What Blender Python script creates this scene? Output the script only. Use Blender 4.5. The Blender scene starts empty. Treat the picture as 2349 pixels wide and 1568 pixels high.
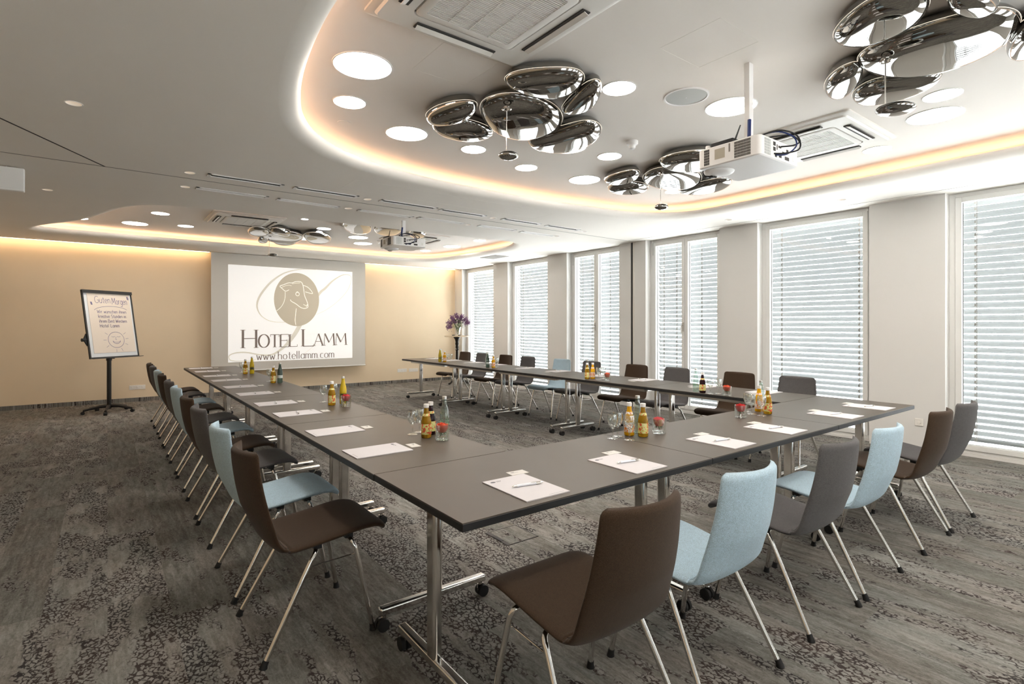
import bpy, math, random
from mathutils import Vector, Matrix
PI = math.pi
random.seed(7)
sc = bpy.context.scene
col = sc.collection

# ------------------------------------------------------------------ camera
cam_d = bpy.data.cameras.new('camera')
cam = bpy.data.objects.new('camera', cam_d)
col.objects.link(cam)
cam.location = (0, 0, 1.38)
cam.rotation_euler = (PI / 2, 0, -0.647097)
cam_d.sensor_width = 36
cam_d.lens = 36 * 1227.91 / 2349
cam_d.shift_y = -38.83 / 2349
cam_d.clip_start = 0.05
sc.camera = cam

# ------------------------------------------------------------------ sky, exposure
WORLD_STRENGTH = 20.0
COVE = 8.0
DISC = 33.0
SLOT = 16.5
world = bpy.data.worlds.new('sky')
sc.world = world
world.use_nodes = True
bg = world.node_tree.nodes['Background']
bg.inputs[0].default_value = (0.94, 0.97, 1.0, 1)
bg.inputs[1].default_value = WORLD_STRENGTH
sc.view_settings.view_transform = 'Standard'
sc.view_settings.look = 'None'
sc.view_settings.exposure = 0.47
sc.view_settings.gamma = 1
sc.view_settings.use_curve_mapping = False
sc.cycles.use_denoising = True
sc.cycles.max_bounces = 10
sc.cycles.diffuse_bounces = 5
sc.cycles.glossy_bounces = 5
sc.cycles.transmission_bounces = 8
sc.cycles.transparent_max_bounces = 28
sc.cycles.caustics_reflective = False
sc.cycles.caustics_refractive = False
sc.cycles.sample_clamp_indirect = 12.0
sc.cycles.sample_clamp_direct = 0.0

# window openings along the right wall: (y0, y1)
OPEN = [(-2.07, -0.72), (-0.155, 1.763 - 0.565 + 0.0), (2.473, 3.822), (4.392, 5.731), (6.298, 7.637), (8.204, 9.555), (10.11, 11.474)]
OPEN[1] = (0.41, 1.763)
OPEN[0] = (-1.5, -0.155)
ZC = 2.78      # lower ceiling
ZU = 2.95      # ceiling of the raised trays
XW = 7.10      # face of the pillars
YF = 11.82     # far wall
for (y0, y1) in OPEN:
    ld = bpy.data.lights.new('window_daylight', 'AREA')
    ld.shape = 'RECTANGLE'
    ld.size = 2.66
    ld.size_y = y1 - y0
    ld.cycles.is_portal = True
    lo = bpy.data.objects.new('window_daylight', ld)
    lo.location = (7.345, (y0 + y1) / 2, 1.40)
    lo.rotation_euler = (0, PI / 2, 0)
    col.objects.link(lo)

ADDED_WINDOWS = [(-0.37, 0.98), (1.55, 2.90), (3.465, 4.815), (5.38, 6.73)]     # unseen windows added behind the camera to light the near chair backs: (x0, x1)
for (x0, x1) in ADDED_WINDOWS:  # sky portals of these added openings
    ld = bpy.data.lights.new('window_daylight', 'AREA')
    ld.shape = 'RECTANGLE'; ld.size = x1 - x0; ld.size_y = 2.66
    ld.cycles.is_portal = True
    lo = bpy.data.objects.new('window_daylight', ld)
    lo.location = ((x0 + x1) / 2, -2.845, 1.40)
    lo.rotation_euler = (PI / 2, 0, 0)
    col.objects.link(lo)

# ------------------------------------------------------------------ materials
def mat(name, color=(0.8, 0.8, 0.8), rough=0.5, metal=0.0, trans=0.0, ior=1.45, emit=None, es=0.0, spec=0.5, alpha=None):
    m = bpy.data.materials.new(name)
    m.use_nodes = True
    b = m.node_tree.nodes['Principled BSDF']
    b.inputs['Base Color'].default_value = (*color, 1)
    b.inputs['Roughness'].default_value = rough
    b.inputs['Metallic'].default_value = metal
    b.inputs['Transmission Weight'].default_value = trans
    b.inputs['IOR'].default_value = ior
    b.inputs['Specular IOR Level'].default_value = spec
    if emit:
        b.inputs['Emission Color'].default_value = (*emit, 1)
        b.inputs['Emission Strength'].default_value = es
    return m

def N(m, t, **kw):
    n = m.node_tree.nodes.new(t)
    for k, v in kw.items():
        setattr(n, k, v)
    return n
def LK(m, a, b):
    m.node_tree.links.new(a, b)
def mapped(m, scale):
    tc = N(m, 'ShaderNodeTexCoord'); mp = N(m, 'ShaderNodeMapping')
    mp.inputs['Scale'].default_value = scale
    LK(m, tc.outputs['Object'], mp.inputs['Vector'])
    return mp.outputs['Vector']
def noise(m, vec, scale, detail=3, rough=0.5, dist=0.0):
    n = N(m, 'ShaderNodeTexNoise')
    n.inputs['Scale'].default_value = scale
    n.inputs['Detail'].default_value = detail
    n.inputs['Roughness'].default_value = rough
    n.inputs['Distortion'].default_value = dist
    LK(m, vec, n.inputs['Vector'])
    return n.outputs['Fac']
def ramp(m, fac, stops):
    r = N(m, 'ShaderNodeValToRGB')
    e = r.color_ramp.elements
    e[0].position, e[0].color = stops[0][0], (*stops[0][1], 1)
    e[1].position, e[1].color = stops[-1][0], (*stops[-1][1], 1)
    for p, c in stops[1:-1]:
        x = e.new(p); x.color = (*c, 1)
    LK(m, fac, r.inputs['Fac'])
    return r.outputs['Color']
def mixc(m, fac, a, b, mode='MIX'):
    n = N(m, 'ShaderNodeMix', data_type='RGBA', blend_type=mode)
    for s, v in ((n.inputs[0], fac), (n.inputs[6], a), (n.inputs[7], b)):
        if hasattr(v, 'links') or hasattr(v, 'is_linked'):
            LK(m, v, s)
        elif isinstance(v, tuple):
            s.default_value = (*v, 1) if len(v) == 3 else v
        else:
            s.default_value = v
    return n.outputs[2]
def mth(m, op, a, b=None, c=None, clamp=False):
    n = N(m, 'ShaderNodeMath', operation=op, use_clamp=clamp)
    for i, v in enumerate((a, b, c)):
        if v is None: continue
        if hasattr(v, 'is_linked'): LK(m, v, n.inputs[i])
        else: n.inputs[i].default_value = v
    return n.outputs[0]
def bump(m, h, strength=0.2, dist=0.002):
    n = N(m, 'ShaderNodeBump')
    n.inputs['Strength'].default_value = strength
    n.inputs['Distance'].default_value = dist
    LK(m, h, n.inputs['Height'])
    LK(m, n.outputs[0], m.node_tree.nodes['Principled BSDF'].inputs['Normal'])
def base(m, c):
    LK(m, c, m.node_tree.nodes['Principled BSDF'].inputs['Base Color'])

def plaster(name, c, var=0.03):
    m = mat(name, c, 0.85, spec=0.2)
    v = mapped(m, (1, 1, 1))
    f = noise(m, v, 1.3, 4)
    lo = tuple(max(0, x * (1 - var)) for x in c); hi = tuple(min(1, x * (1 + var)) for x in c)
    base(m, ramp(m, f, [(0.3, lo), (0.7, hi)]))
    bump(m, noise(m, v, 260, 2), 0.08, 0.001)
    return m
M = {}
M['ceiling'] = plaster('ceiling paint', (0.83, 0.785, 0.725), 0.012)
M['tray'] = plaster('raised ceiling paint', (0.82, 0.77, 0.715), 0.012)
M['white_wall'] = plaster('white wall paint', (0.72, 0.70, 0.675), 0.012)
M['beige_wall'] = plaster('warm beige wall paint', (0.79, 0.645, 0.465), 0.025)
M['frame'] = mat('white window lacquer', (0.76, 0.75, 0.725), 0.35)
M['white_plastic'] = mat('white plastic', (0.82, 0.80, 0.78), 0.4)
M['offwhite'] = mat('cream ceiling unit plastic', (0.74, 0.71, 0.66), 0.5)
M['dark_gap'] = mat('dark gap', (0.03, 0.027, 0.024), 0.7)
M['grey_gap'] = mat('grey joint', (0.25, 0.23, 0.21), 0.8)
M['chrome'] = mat('polished chrome', (0.78, 0.76, 0.73), 0.12, 1.0)
M['mirror'] = mat('mirror chrome pebble', (0.33, 0.325, 0.31), 0.02, 1.0)
M['steel'] = mat('brushed steel', (0.55, 0.54, 0.52), 0.35, 1.0)
M['black_plastic'] = mat('black plastic', (0.012, 0.012, 0.013), 0.45)
M['black_rubber'] = mat('black rubber', (0.012, 0.012, 0.012), 0.7)
M['black_metal'] = mat('black powder coat', (0.014, 0.013, 0.012), 0.4)
M['cast_iron'] = mat('black cast iron', (0.02, 0.017, 0.015), 0.45, 0.3)
M['edge'] = mat('black table edge', (0.016, 0.016, 0.017), 0.5)
M['disc'] = mat('lit lamp panel', (0.9, 0.88, 0.85), 0.4, emit=(1.0, 0.93, 0.84), es=DISC)
M['cove_led'] = mat('warm led strip', (0.9, 0.8, 0.7), 0.5, emit=(1.0, 0.64, 0.42), es=COVE)
M['slot_led'] = mat('warm wall washer strip', (0.9, 0.8, 0.7), 0.5, emit=(1.0, 0.72, 0.44), es=SLOT)
M['pebble_led'] = mat('pebble rim light', (0.9, 0.8, 0.7), 0.5, emit=(1.0, 0.86, 0.70), es=0.7)
M['spot'] = mat('recessed spot lens', (0.9, 0.85, 0.8), 0.5, emit=(1.0, 0.78, 0.52), es=1.6)
M['speaker'] = mat('perforated speaker grille', (0.50, 0.51, 0.49), 0.7)
M['paper'] = mat('white paper', (0.64, 0.615, 0.635), 0.7)
M['card'] = mat('cream card', (0.66, 0.64, 0.61), 0.6)
M['print'] = mat('grey print', (0.12, 0.12, 0.14), 0.7)
M['pen_body'] = mat('pale blue pen plastic', (0.86, 0.89, 0.96), 0.3)
M['flip_paper'] = mat('flip chart paper', (0.80, 0.70, 0.60), 0.8)
M['flip_board'] = mat('white enamel board', (0.72, 0.74, 0.76), 0.3)
M['ink'] = mat('blue marker ink', (0.09, 0.075, 0.20), 0.7)
M['marble'] = mat('bistro table top', (0.62, 0.50, 0.36), 0.3)
M['sockets'] = mat('socket plastic', (0.80, 0.76, 0.71), 0.35)
M['leaf'] = mat('green leaves', (0.06, 0.13, 0.03), 0.55)
M['lilac'] = mat('purple lilac blossom', (0.20, 0.09, 0.20), 0.7)
M['screen'] = mat('projection screen cloth', (0.62, 0.59, 0.54), 0.8)
M['image'] = mat('projected white image', (0.80, 0.79, 0.77), 0.8, emit=(1.0, 0.98, 0.96), es=0.30)
M['logo_beige'] = mat('projected beige', (0.55, 0.49, 0.38), 0.8, emit=(0.80, 0.72, 0.58), es=0.10)
M['logo_pale'] = mat('projected pale beige', (0.70, 0.67, 0.58), 0.8, emit=(0.9, 0.86, 0.76), es=0.13)
M['logo_text'] = mat('projected brown grey', (0.17, 0.13, 0.11), 0.8, emit=(0.5, 0.42, 0.36), es=0.09)
M['outside'] = mat('pale outside ground', (0.7, 0.7, 0.7), 0.9)

def glass(name, c=(1, 1, 1), rough=0.0, ior=1.45):
    return mat(name, c, rough, 0, 1.0, ior)
M['glass'] = glass('clear glass', (0.96, 0.98, 0.97))
M['green_glass'] = glass('pale green bottle glass', (0.72, 0.88, 0.76))
M['juice_apple'] = mat('apple juice', (0.62, 0.33, 0.02), 0.06, 0, 0.55, 1.35)
M['juice_orange'] = mat('orange juice', (0.95, 0.48, 0.01), 0.06, 0, 0.15, 1.35)
M['juice_yellow'] = mat('yellow juice', (0.80, 0.58, 0.03), 0.06, 0, 0.3, 1.35)
M['juice_red'] = mat('dark red juice', (0.022, 0.006, 0.010), 0.06, 0, 0.0, 1.35)
M['water_dark'] = mat('dark green bottle glass', (0.10, 0.15, 0.12), 0.04, 0, 0.6)
M['water'] = mat('mineral water bottle', (0.80, 0.90, 0.84), 0.03, 0, 0.95, 1.34)

def pane():
    m = bpy.data.materials.new('window glass'); m.use_nodes = True
    nt = m.node_tree; nt.nodes.clear()
    o = N(m, 'ShaderNodeOutputMaterial'); mx = N(m, 'ShaderNodeMixShader')
    t = N(m, 'ShaderNodeBsdfTransparent'); t.inputs[0].default_value = (0.95, 0.98, 0.97, 1)
    g = N(m, 'ShaderNodeBsdfGlossy'); g.inputs['Roughness'].default_value = 0.0
    f = N(m, 'ShaderNodeLayerWeight'); f.inputs[0].default_value = 0.5
    LK(m, mth(m, 'MULTIPLY_ADD', mth(m, 'POWER', f.outputs['Facing'], 5.0), 0.40, 0.045), mx.inputs[0]); LK(m, t.outputs[0], mx.inputs[1]); LK(m, g.outputs[0], mx.inputs[2])
    LK(m, mx.outputs[0], o.inputs[0])
    return m
M['pane'] = pane()
def thin_glass(name, tint, k, e, edge):
    m = bpy.data.materials.new(name); m.use_nodes = True
    nt = m.node_tree; nt.nodes.clear()
    o = N(m, 'ShaderNodeOutputMaterial'); mx = N(m, 'ShaderNodeMixShader')
    t = N(m, 'ShaderNodeBsdfTransparent'); t.inputs[0].default_value = (*tint, 1)
    g = N(m, 'ShaderNodeBsdfGlossy'); g.inputs['Roughness'].default_value = 0.03; g.inputs[0].default_value = (.95, .97, .96, 1)
    f = N(m, 'ShaderNodeLayerWeight'); f.inputs[0].default_value = 0.5
    LK(m, mth(m, 'MULTIPLY_ADD', mth(m, 'POWER', f.outputs['Facing'], e), edge, k), mx.inputs[0])
    LK(m, t.outputs[0], mx.inputs[1]); LK(m, g.outputs[0], mx.inputs[2]); LK(m, mx.outputs[0], o.inputs[0])
    return m
M['glass'] = thin_glass('clear drinking glass', (.95, .96, .955), 0.13, 1.6, 0.72)
M['bottle_glass'] = thin_glass('clear green tinted bottle glass', (.80, .90, .85), 0.10, 2.0, 0.6)

def slat_mat():
    m = mat('silver grey blind slat', (0.26, 0.266, 0.264), 0.45)
    nt = m.node_tree; b = nt.nodes['Principled BSDF']; o = nt.nodes['Material Output']
    return m
M['slat'] = slat_mat()

def felt(name, c):
    m = mat(name, c, 0.95, spec=0.1)
    v = mapped(m, (1, 1, 1))
    f = noise(m, v, 520, 3, 0.75)
    g = noise(m, v, 60, 2)
    f2 = mth(m, 'ADD', mth(m, 'MULTIPLY', f, 0.93), mth(m, 'MULTIPLY', g, 0.07))
    base(m, ramp(m, f2, [(0.36, tuple(x * 0.62 for x in c)), (0.5, c), (0.66, tuple(min(1, x * 1.5) for x in c))]))
    bump(m, f, 0.35, 0.002)
    b = m.node_tree.nodes['Principled BSDF']
    b.inputs['Sheen Weight'].default_value = 0.12
    b.inputs['Sheen Roughness'].default_value = 0.5
    return m
M['felt_brown'] = felt('dark brown felt', (0.056, 0.035, 0.022))
M['felt_grey'] = felt('charcoal grey felt', (0.108, 0.102, 0.103))
M['felt_blue'] = felt('light blue felt', (0.44, 0.57, 0.66))

def laminate():
    m = mat('taupe table laminate', (0.15, 0.13, 0.112), 0.42, spec=0.4)
    v = mapped(m, (1, 1, 1))
    f = noise(m, v, 3, 3)
    base(m, ramp(m, f, [(0.3, (0.086, 0.070, 0.056)), (0.7, (0.098, 0.080, 0.065))]))
    bump(m, noise(m, v, 900, 2), 0.03, 0.0006)
    return m
M['laminate'] = laminate()

def carpet():
    m = mat('streaked grey carpet planks', (0.2, 0.18, 0.16), 0.95, spec=0.1)
    tc = N(m, 'ShaderNodeTexCoord')
    mp = N(m, 'ShaderNodeMapping'); LK(m, tc.outputs['Object'], mp.inputs['Vector'])
    mp.inputs['Rotation'].default_value = (0, 0, PI / 2)
    br = N(m, 'ShaderNodeTexBrick'); LK(m, mp.outputs[0], br.inputs['Vector'])
    br.offset = 0.37; br.squash = 1.0
    for k, v in (('Scale', 1.0), ('Mortar Size', 0.0), ('Brick Width', 1.0), ('Row Height', 0.25), ('Bias', 0.0)):
        br.inputs[k].default_value = v
    br.inputs['Color1'].default_value = (0, 0, 0, 1); br.inputs['Color2'].default_value = (1, 1, 1, 1)
    rnd = br.outputs['Color']
    # per plank offset of all the patterns
    off = N(m, 'ShaderNodeVectorMath', operation='SCALE'); LK(m, rnd, off.inputs[0]); off.inputs['Scale'].default_value = 3.7
    ad = N(m, 'ShaderNodeVectorMath', operation='ADD'); LK(m, tc.outputs['Object'], ad.inputs[0]); LK(m, off.outputs[0], ad.inputs[1])
    def sc_(v):
        q = N(m, 'ShaderNodeMapping'); q.inputs['Scale'].default_value = v; LK(m, ad.outputs[0], q.inputs['Vector']); return q.outputs[0]
    streak = noise(m, sc_((30, 4.2, 1)), 1.0, 8, 0.72, 0.5)
    broad = noise(m, sc_((5.0, 1.3, 1)), 1.0, 3, 0.5)
    blotch = noise(m, sc_((75, 34, 1)), 1.0, 8, 0.85, 0.8)
    pile = noise(m, sc_((1, 1, 1)), 420, 2, 0.7)
    rb = N(m, 'ShaderNodeRGBToBW'); LK(m, rnd, rb.inputs[0])
    t = mth(m, 'ADD', mth(m, 'MULTIPLY', streak, 0.42), mth(m, 'MULTIPLY', blotch, 0.46))
    t = mth(m, 'ADD', t, mth(m, 'MULTIPLY', rb.outputs[0], 0.10))
    t = mth(m, 'ADD', t, mth(m, 'MULTIPLY', pile, 0.13))
    c = ramp(m, t, [(0.40, (0.088, 0.080, 0.070)), (0.49, (0.150, 0.140, 0.127)), (0.58, (0.240, 0.230, 0.217)), (0.68, (0.35, 0.338, 0.325))])
    tint = ramp(m, noise(m, sc_((3, .9, 1)), 2.0, 2), [(0.35, (1.0, 0.93, 0.85)), (0.65, (0.93, 1.0, 0.96))])
    c = mixc(m, 0.55, c, mixc(m, 1.0, c, tint, 'MULTIPLY'))
    # crackle
    wob = N(m, 'ShaderNodeTexNoise'); wob.inputs['Scale'].default_value = 45; wob.inputs['Detail'].default_value = 3
    LK(m, ad.outputs[0], wob.inputs['Vector'])
    wsc = N(m, 'ShaderNodeVectorMath', operation='SCALE'); LK(m, wob.outputs['Color'], wsc.inputs[0]); wsc.inputs['Scale'].default_value = 0.022
    wv = N(m, 'ShaderNodeVectorMath', operation='ADD'); LK(m, ad.outputs[0], wv.inputs[0]); LK(m, wsc.outputs[0], wv.inputs[1])
    wm = N(m, 'ShaderNodeMapping'); wm.inputs['Scale'].default_value = (52, 34, 0.01); LK(m, wv.outputs[0], wm.inputs['Vector'])
    vo = N(m, 'ShaderNodeTexVoronoi', feature='DISTANCE_TO_EDGE'); vo.inputs['Scale'].default_value = 1.0
    LK(m, wm.outputs[0], vo.inputs['Vector'])
    line = ramp(m, vo.outputs['Distance'], [(0.07, (1, 1, 1)), (0.17, (0, 0, 0))])
    mask = mth(m, 'ADD', mth(m, 'MULTIPLY', noise(m, sc_((8.0, 2.4, 1)), 1.0, 5, 0.6), 0.8), mth(m, 'MULTIPLY', rb.outputs[0], 0.16))
    maskc = ramp(m, mask, [(0.478, (0, 0, 0)), (0.525, (1, 1, 1))])
    brk = ramp(m, noise(m, sc_((70, 50, 1)), 1.0, 2), [(0.36, (0, 0, 0)), (0.46, (1, 1, 1))])
    fac = mixc(m, 1.0, mixc(m, 1.0, line, maskc, 'MULTIPLY'), brk, 'MULTIPLY')
    darkc = ramp(m, broad, [(0.35, (0.020, 0.017, 0.018)), (0.65, (0.045, 0.028, 0.024))])
    fb = N(m, 'ShaderNodeRGBToBW'); LK(m, fac, fb.inputs[0])
    light = mixc(m, mth(m, 'MULTIPLY', N_bw(m, maskc), 0.30), c, (0.30, 0.285, 0.27))
    base(m, mixc(m, mth(m, 'MULTIPLY', fb.outputs[0], 0.92), light, darkc))
    bump(m, mth(m, 'SUBTRACT', pile, mth(m, 'MULTIPLY', fb.outputs[0], 0.5)), 0.4, 0.004)
    return m
def N_bw(m, c):
    n = N(m, 'ShaderNodeRGBToBW'); LK(m, c, n.inputs[0]); return n.outputs[0]
M['carpet'] = carpet()

def label_mat(name, colors, seed):
    m = mat(name, (1, 1, 1), 0.45)
    v = mapped(m, (1, 1, 1))
    f = noise(m, v, 55 + seed, 1.5, 0.5, 0.6)
    st = [(0.30 + 0.40 * i / (len(colors) - 1), c) for i, c in enumerate(colors)]
    r = ramp(m, f, st)
    r.node.color_ramp.interpolation = 'CONSTANT'
    base(m, r)
    return m
M['label_apple'] = label_mat('apple juice label', [(0.75, 0.12, 0.05), (0.75, 0.72, 0.25), (0.80, 0.78, 0.40), (0.80, 0.30, 0.12)], 0)
M['label_orange'] = label_mat('orange juice label', [(0.85, 0.25, 0.05), (0.85, 0.82, 0.72), (0.90, 0.45, 0.08), (0.25, 0.35, 0.55)], 9)
M['label_water'] = mat('pale bottle label', (0.55, 0.60, 0.58), 0.5)
M['rose_red'] = mat('red rose petal', (0.72, 0.035, 0.04), 0.5)
M['rose_coral'] = mat('coral rose petal', (0.85, 0.13, 0.06), 0.5)
M['rose_pink'] = mat('pink and yellow rose petal', (0.78, 0.14, 0.16), 0.5)
M['rose_cream'] = mat('creamy outer petal', (0.80, 0.42, 0.22), 0.5)

# ------------------------------------------------------------------ mesh helpers
class MB:
    def __init__(s):
        s.v = []; s.f = []; s.m = []
    def add(s, vs, fs, mi=0):
        k = len(s.v)
        s.v += [tuple(v) for v in vs]
        s.f += [tuple(i + k for i in f) for f in fs]
        s.m += [mi] * len(fs)
        return s
    def box(s, x0, y0, z0, x1, y1, z1, mi=0, mx=None):
        vs = [Vector((x, y, z)) for z in (z0, z1) for y in (y0, y1) for x in (x0, x1)]
        if mx: vs = [mx @ v for v in vs]
        return s.add(vs, [(0, 2, 3, 1), (4, 5, 7, 6), (0, 1, 5, 4), (2, 6, 7, 3), (0, 4, 6, 2), (1, 3, 7, 5)], mi)
    def tube(s, pts, r, n=10, caps=True, mi=0, flat=None):
        pts = [Vector(p) for p in pts]
        rs = r if isinstance(r, (list, tuple)) else [r] * len(pts)
        t0 = (pts[1] - pts[0]).normalized()
        up = Vector((0, 0, 1)) if abs(t0.z) < 0.9 else Vector((1, 0, 0))
        u = t0.cross(up).normalized(); w = t0.cross(u).normalized()
        rings = []
        for i, p in enumerate(pts):
            t = (pts[min(i + 1, len(pts) - 1)] - pts[max(i - 1, 0)]).normalized()
            u = (u - t * u.dot(t)).normalized(); w = t.cross(u).normalized()
            rings.append([p + (u * math.cos(a) + w * math.sin(a)) * rs[i] for a in [2 * PI * k / n for k in range(n)]])
        return s.loft(rings, caps, mi)
    def loft(s, rings, caps=True, mi=0, closed=True):
        n = len(rings[0]); vs = [v for r in rings for v in r]; fs = []
        for i in range(len(rings) - 1):
            for k in range(n if closed else n - 1):
                a = i * n + k; b = i * n + (k + 1) % n
                fs.append((a, b, b + n, a + n))
        if caps:
            fs.append(tuple(range(n))[::-1]); fs.append(tuple(range(len(vs) - n, len(vs))))
        return s.add(vs, fs, mi)
    def lathe(s, prof, n=20, c=(0, 0, 0), mi=0, caps=False):
        rings = [[Vector((c[0] + r * math.cos(2 * PI * k / n), c[1] + r * math.sin(2 * PI * k / n), c[2] + z)) for k in range(n)] for r, z in prof]
        return s.loft(rings, caps, mi)
    def poly(s, pts, mi=0):
        return s.add(pts, [tuple(range(len(pts)))], mi)
    def build(s, name, mats, parent=None, smooth=True, angle=40, loc=None):
        me = bpy.data.meshes.new(name)
        me.from_pydata(s.v, [], s.f)
        if not isinstance(mats, (list, tuple)): mats = [mats]
        for m in mats: me.materials.append(M[m] if isinstance(m, str) else m)
        me.polygons.foreach_set('material_index', s.m)
        me.update()
        import bmesh
        bm = bmesh.new(); bm.from_mesh(me)
        bmesh.ops.recalc_face_normals(bm, faces=bm.faces)
        bm.to_mesh(me); bm.free()
        if smooth:
            me.shade_smooth() if hasattr(me, 'shade_smooth') else None
            try: me.set_sharp_from_angle(angle=math.radians(angle))
            except Exception: pass
        o = bpy.data.objects.new(name, me)
        col.objects.link(o)
        if parent: o.parent = parent
        if loc: o.location = loc
        return o

def tag(o, label=None, cat=None, group=None, kind=None):
    if label: o['label'] = label
    if cat: o['category'] = cat
    if group: o['group'] = group
    if kind: o['kind'] = kind
    return o
def empty(name, loc, rz=0.0):
    o = bpy.data.objects.new(name, None)
    col.objects.link(o); o.location = loc; o.rotation_euler = (0, 0, rz)
    o.empty_display_size = 0.05
    return o
def copy_tree(o, parent=None):
    c = o.copy(); col.objects.link(c)
    if parent is not None: c.parent = parent
    for ch in [x for x in o.children]:
        copy_tree(ch, c)
    return c
class Proto:                       # the first placing uses the thing itself, later ones copy it
    def __init__(s, root): s.root = root; s.used = False
    def place(s, loc, rz, label, group=None, scale=None):
        o = s.root if not s.used else copy_tree(s.root)
        s.used = True
        o.location = loc; o.rotation_euler = (0, 0, rz)
        if scale: o.scale = scale
        if label: o['label'] = label
        if group: o['group'] = group
        return o
def struct(mb, name, m, **kw):
    return tag(mb.build(name, m, **kw), kind='structure')
def smooth_closed(pts, n):
    k = len(pts); out = []
    for i in range(k):
        p0, p1, p2, p3 = [Vector(pts[(i + j - 1) % k]) for j in range(4)]
        for t in [q / n for q in range(n)]:
            out.append(0.5 * ((2 * p1) + (-p0 + p2) * t + (2 * p0 - 5 * p1 + 4 * p2 - p3) * t * t + (-p0 + 3 * p1 - 3 * p2 + p3) * t ** 3))
    return out
def smooth_open(pts, n):
    P = [Vector(pts[0])] + [Vector(p) for p in pts] + [Vector(pts[-1])]
    out = []
    for i in range(1, len(P) - 2):
        p0, p1, p2, p3 = P[i - 1], P[i], P[i + 1], P[i + 2]
        for t in [q / n for q in range(n)]:
            out.append(0.5 * ((2 * p1) + (-p0 + p2) * t + (2 * p0 - 5 * p1 + 4 * p2 - p3) * t * t + (-p0 + 3 * p1 - 3 * p2 + p3) * t ** 3))
    out.append(P[-2])
    return out
ORD = ['first', 'second', 'third', 'fourth', 'fifth', 'sixth', 'seventh', 'eighth', 'ninth', 'tenth', 'eleventh', 'twelfth', 'thirteenth', 'fourteenth']

# ------------------------------------------------------------------ room shell
XL, YB = -2.6, -2.6
b = MB(); b.box(XL, YB - 0.4, -0.06, 7.6, YF + 0.1, 0.0)
struct(b, 'floor', 'carpet', smooth=False)
b = MB(); b.box(XL - 0.1, YF, 0, 7.5, YF + 0.1, 3.1)
struct(b, 'wall_far', 'beige_wall', smooth=False)
b = MB(); b.box(XL - 0.1, YB - 0.1, 0, XL, YF + 0.1, 3.1)
struct(b, 'wall_left', 'beige_wall', smooth=False)
b = MB()
xs = [XL] + [x for o in ADDED_WINDOWS for x in o] + [7.5]
for i in range(0, len(xs), 2): b.box(xs[i], YB - 0.4, 0, xs[i + 1], YB, 3.1)
for (x0, x1) in ADDED_WINDOWS:
    b.box(x0, YB - 0.4, 0.0, x1, YB - 0.12, 0.03); b.box(x0, YB - 0.4, 2.79, x1, YB - 0.26, 3.1)
struct(b, 'wall_back', 'white_wall', smooth=False)
b = MB(); b.box(XL, YF - 0.012, 0.0, XW + 0.0, YF, 0.07)
struct(b, 'baseboard_far', 'carpet', smooth=False)
# right wall: pillars between the windows and the closing strip above the ceiling
b = MB()
ys = [YB] + [y for o in OPEN for y in o] + [YF]
for i in range(0, len(ys), 2):
    y0, y1 = ys[i], ys[i + 1]
    if i == 8:      # pillar with the partition rail slot
        b.box(XW, y0, 0, 7.5, 6.0, 3.1); b.box(XW, 6.045, 0, 7.5, y1, 3.1); b.box(XW + 0.05, 6.0, 0, 7.5, 6.045, 3.1)
    elif i + 1 < len(ys):
        if y1 > y0: b.box(XW, y0, 0, 7.5, y1, 3.1)
for (y0, y1) in OPEN:
    b.box(7.22, y0, 0.0, 7.5, y1, 0.03)
    b.box(7.36, y0, 2.79, 7.5, y1, 3.1)
struct(b, 'wall_right', 'white_wall', smooth=False)
b = MB(); b.box(XW + 0.003, 6.012, 0, XW + 0.05, 6.040, ZC)
struct(b, 'trim_1', 'black_plastic', smooth=False)
b = MB(); b.box(XW - 0.004, 5.960, 0, XW + 0.004, 5.998, ZC)
struct(b, 'trim_2', 'offwhite', smooth=False)

# ------------------------------------------------------------------ ceiling with two raised trays
TRAY1 = [(0.68, 0.2), (0.68, 1.3), (0.69, 2.30), (0.715, 2.75), (0.775, 3.20), (0.86, 3.58), (0.975, 3.92), (1.175, 4.25), (1.495, 4.54), (1.952, 4.76),
         (2.72, 4.91), (3.88, 4.93), (4.85, 4.83), (5.48, 4.71), (5.92, 4.45), (6.13, 4.08), (6.165, 3.53), (6.15, 2.53), (6.12, 1.6), (6.08, 0.6),
         (5.9, -0.5), (5.4, -1.0), (4.4, -1.2), (2.4, -1.2), (1.4, -1.0), (0.9, -0.5)]
TRAY2 = [(0.979, 7.355), (0.42, 7.50), (0.10, 7.90), (-0.36, 9.20), (-0.78, 9.95), (-0.95, 10.36), (-0.90, 10.62), (-0.673, 10.76), (0.02, 10.80), (1.447, 10.86), (3.10, 10.88), (4.96, 10.89), (5.60, 10.72),
         (5.92, 10.2), (6.05, 9.3), (6.09, 8.70), (6.05, 7.95), (5.80, 7.42), (5.45, 7.20), (4.79, 7.20), (3.33, 7.25), (2.065, 7.25)]
def tray_curve(p): return [Vector((q.x, q.y, 0)) for q in smooth_closed([(x, y, 0) for x, y in p], 8)]
def offset(c, d):
    n = len(c); out = []
    area = sum(c[i].x * c[(i + 1) % n].y - c[(i + 1) % n].x * c[i].y for i in range(n))
    s = 1 if area > 0 else -1
    for i in range(n):
        t = (c[(i + 1) % n] - c[i - 1]).normalized()
        out.append(c[i] + Vector((-t.y, t.x, 0)) * s * d)      # d > 0 goes inward
    return out
T1, T2 = tray_curve(TRAY1), tray_curve(TRAY2)
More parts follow.
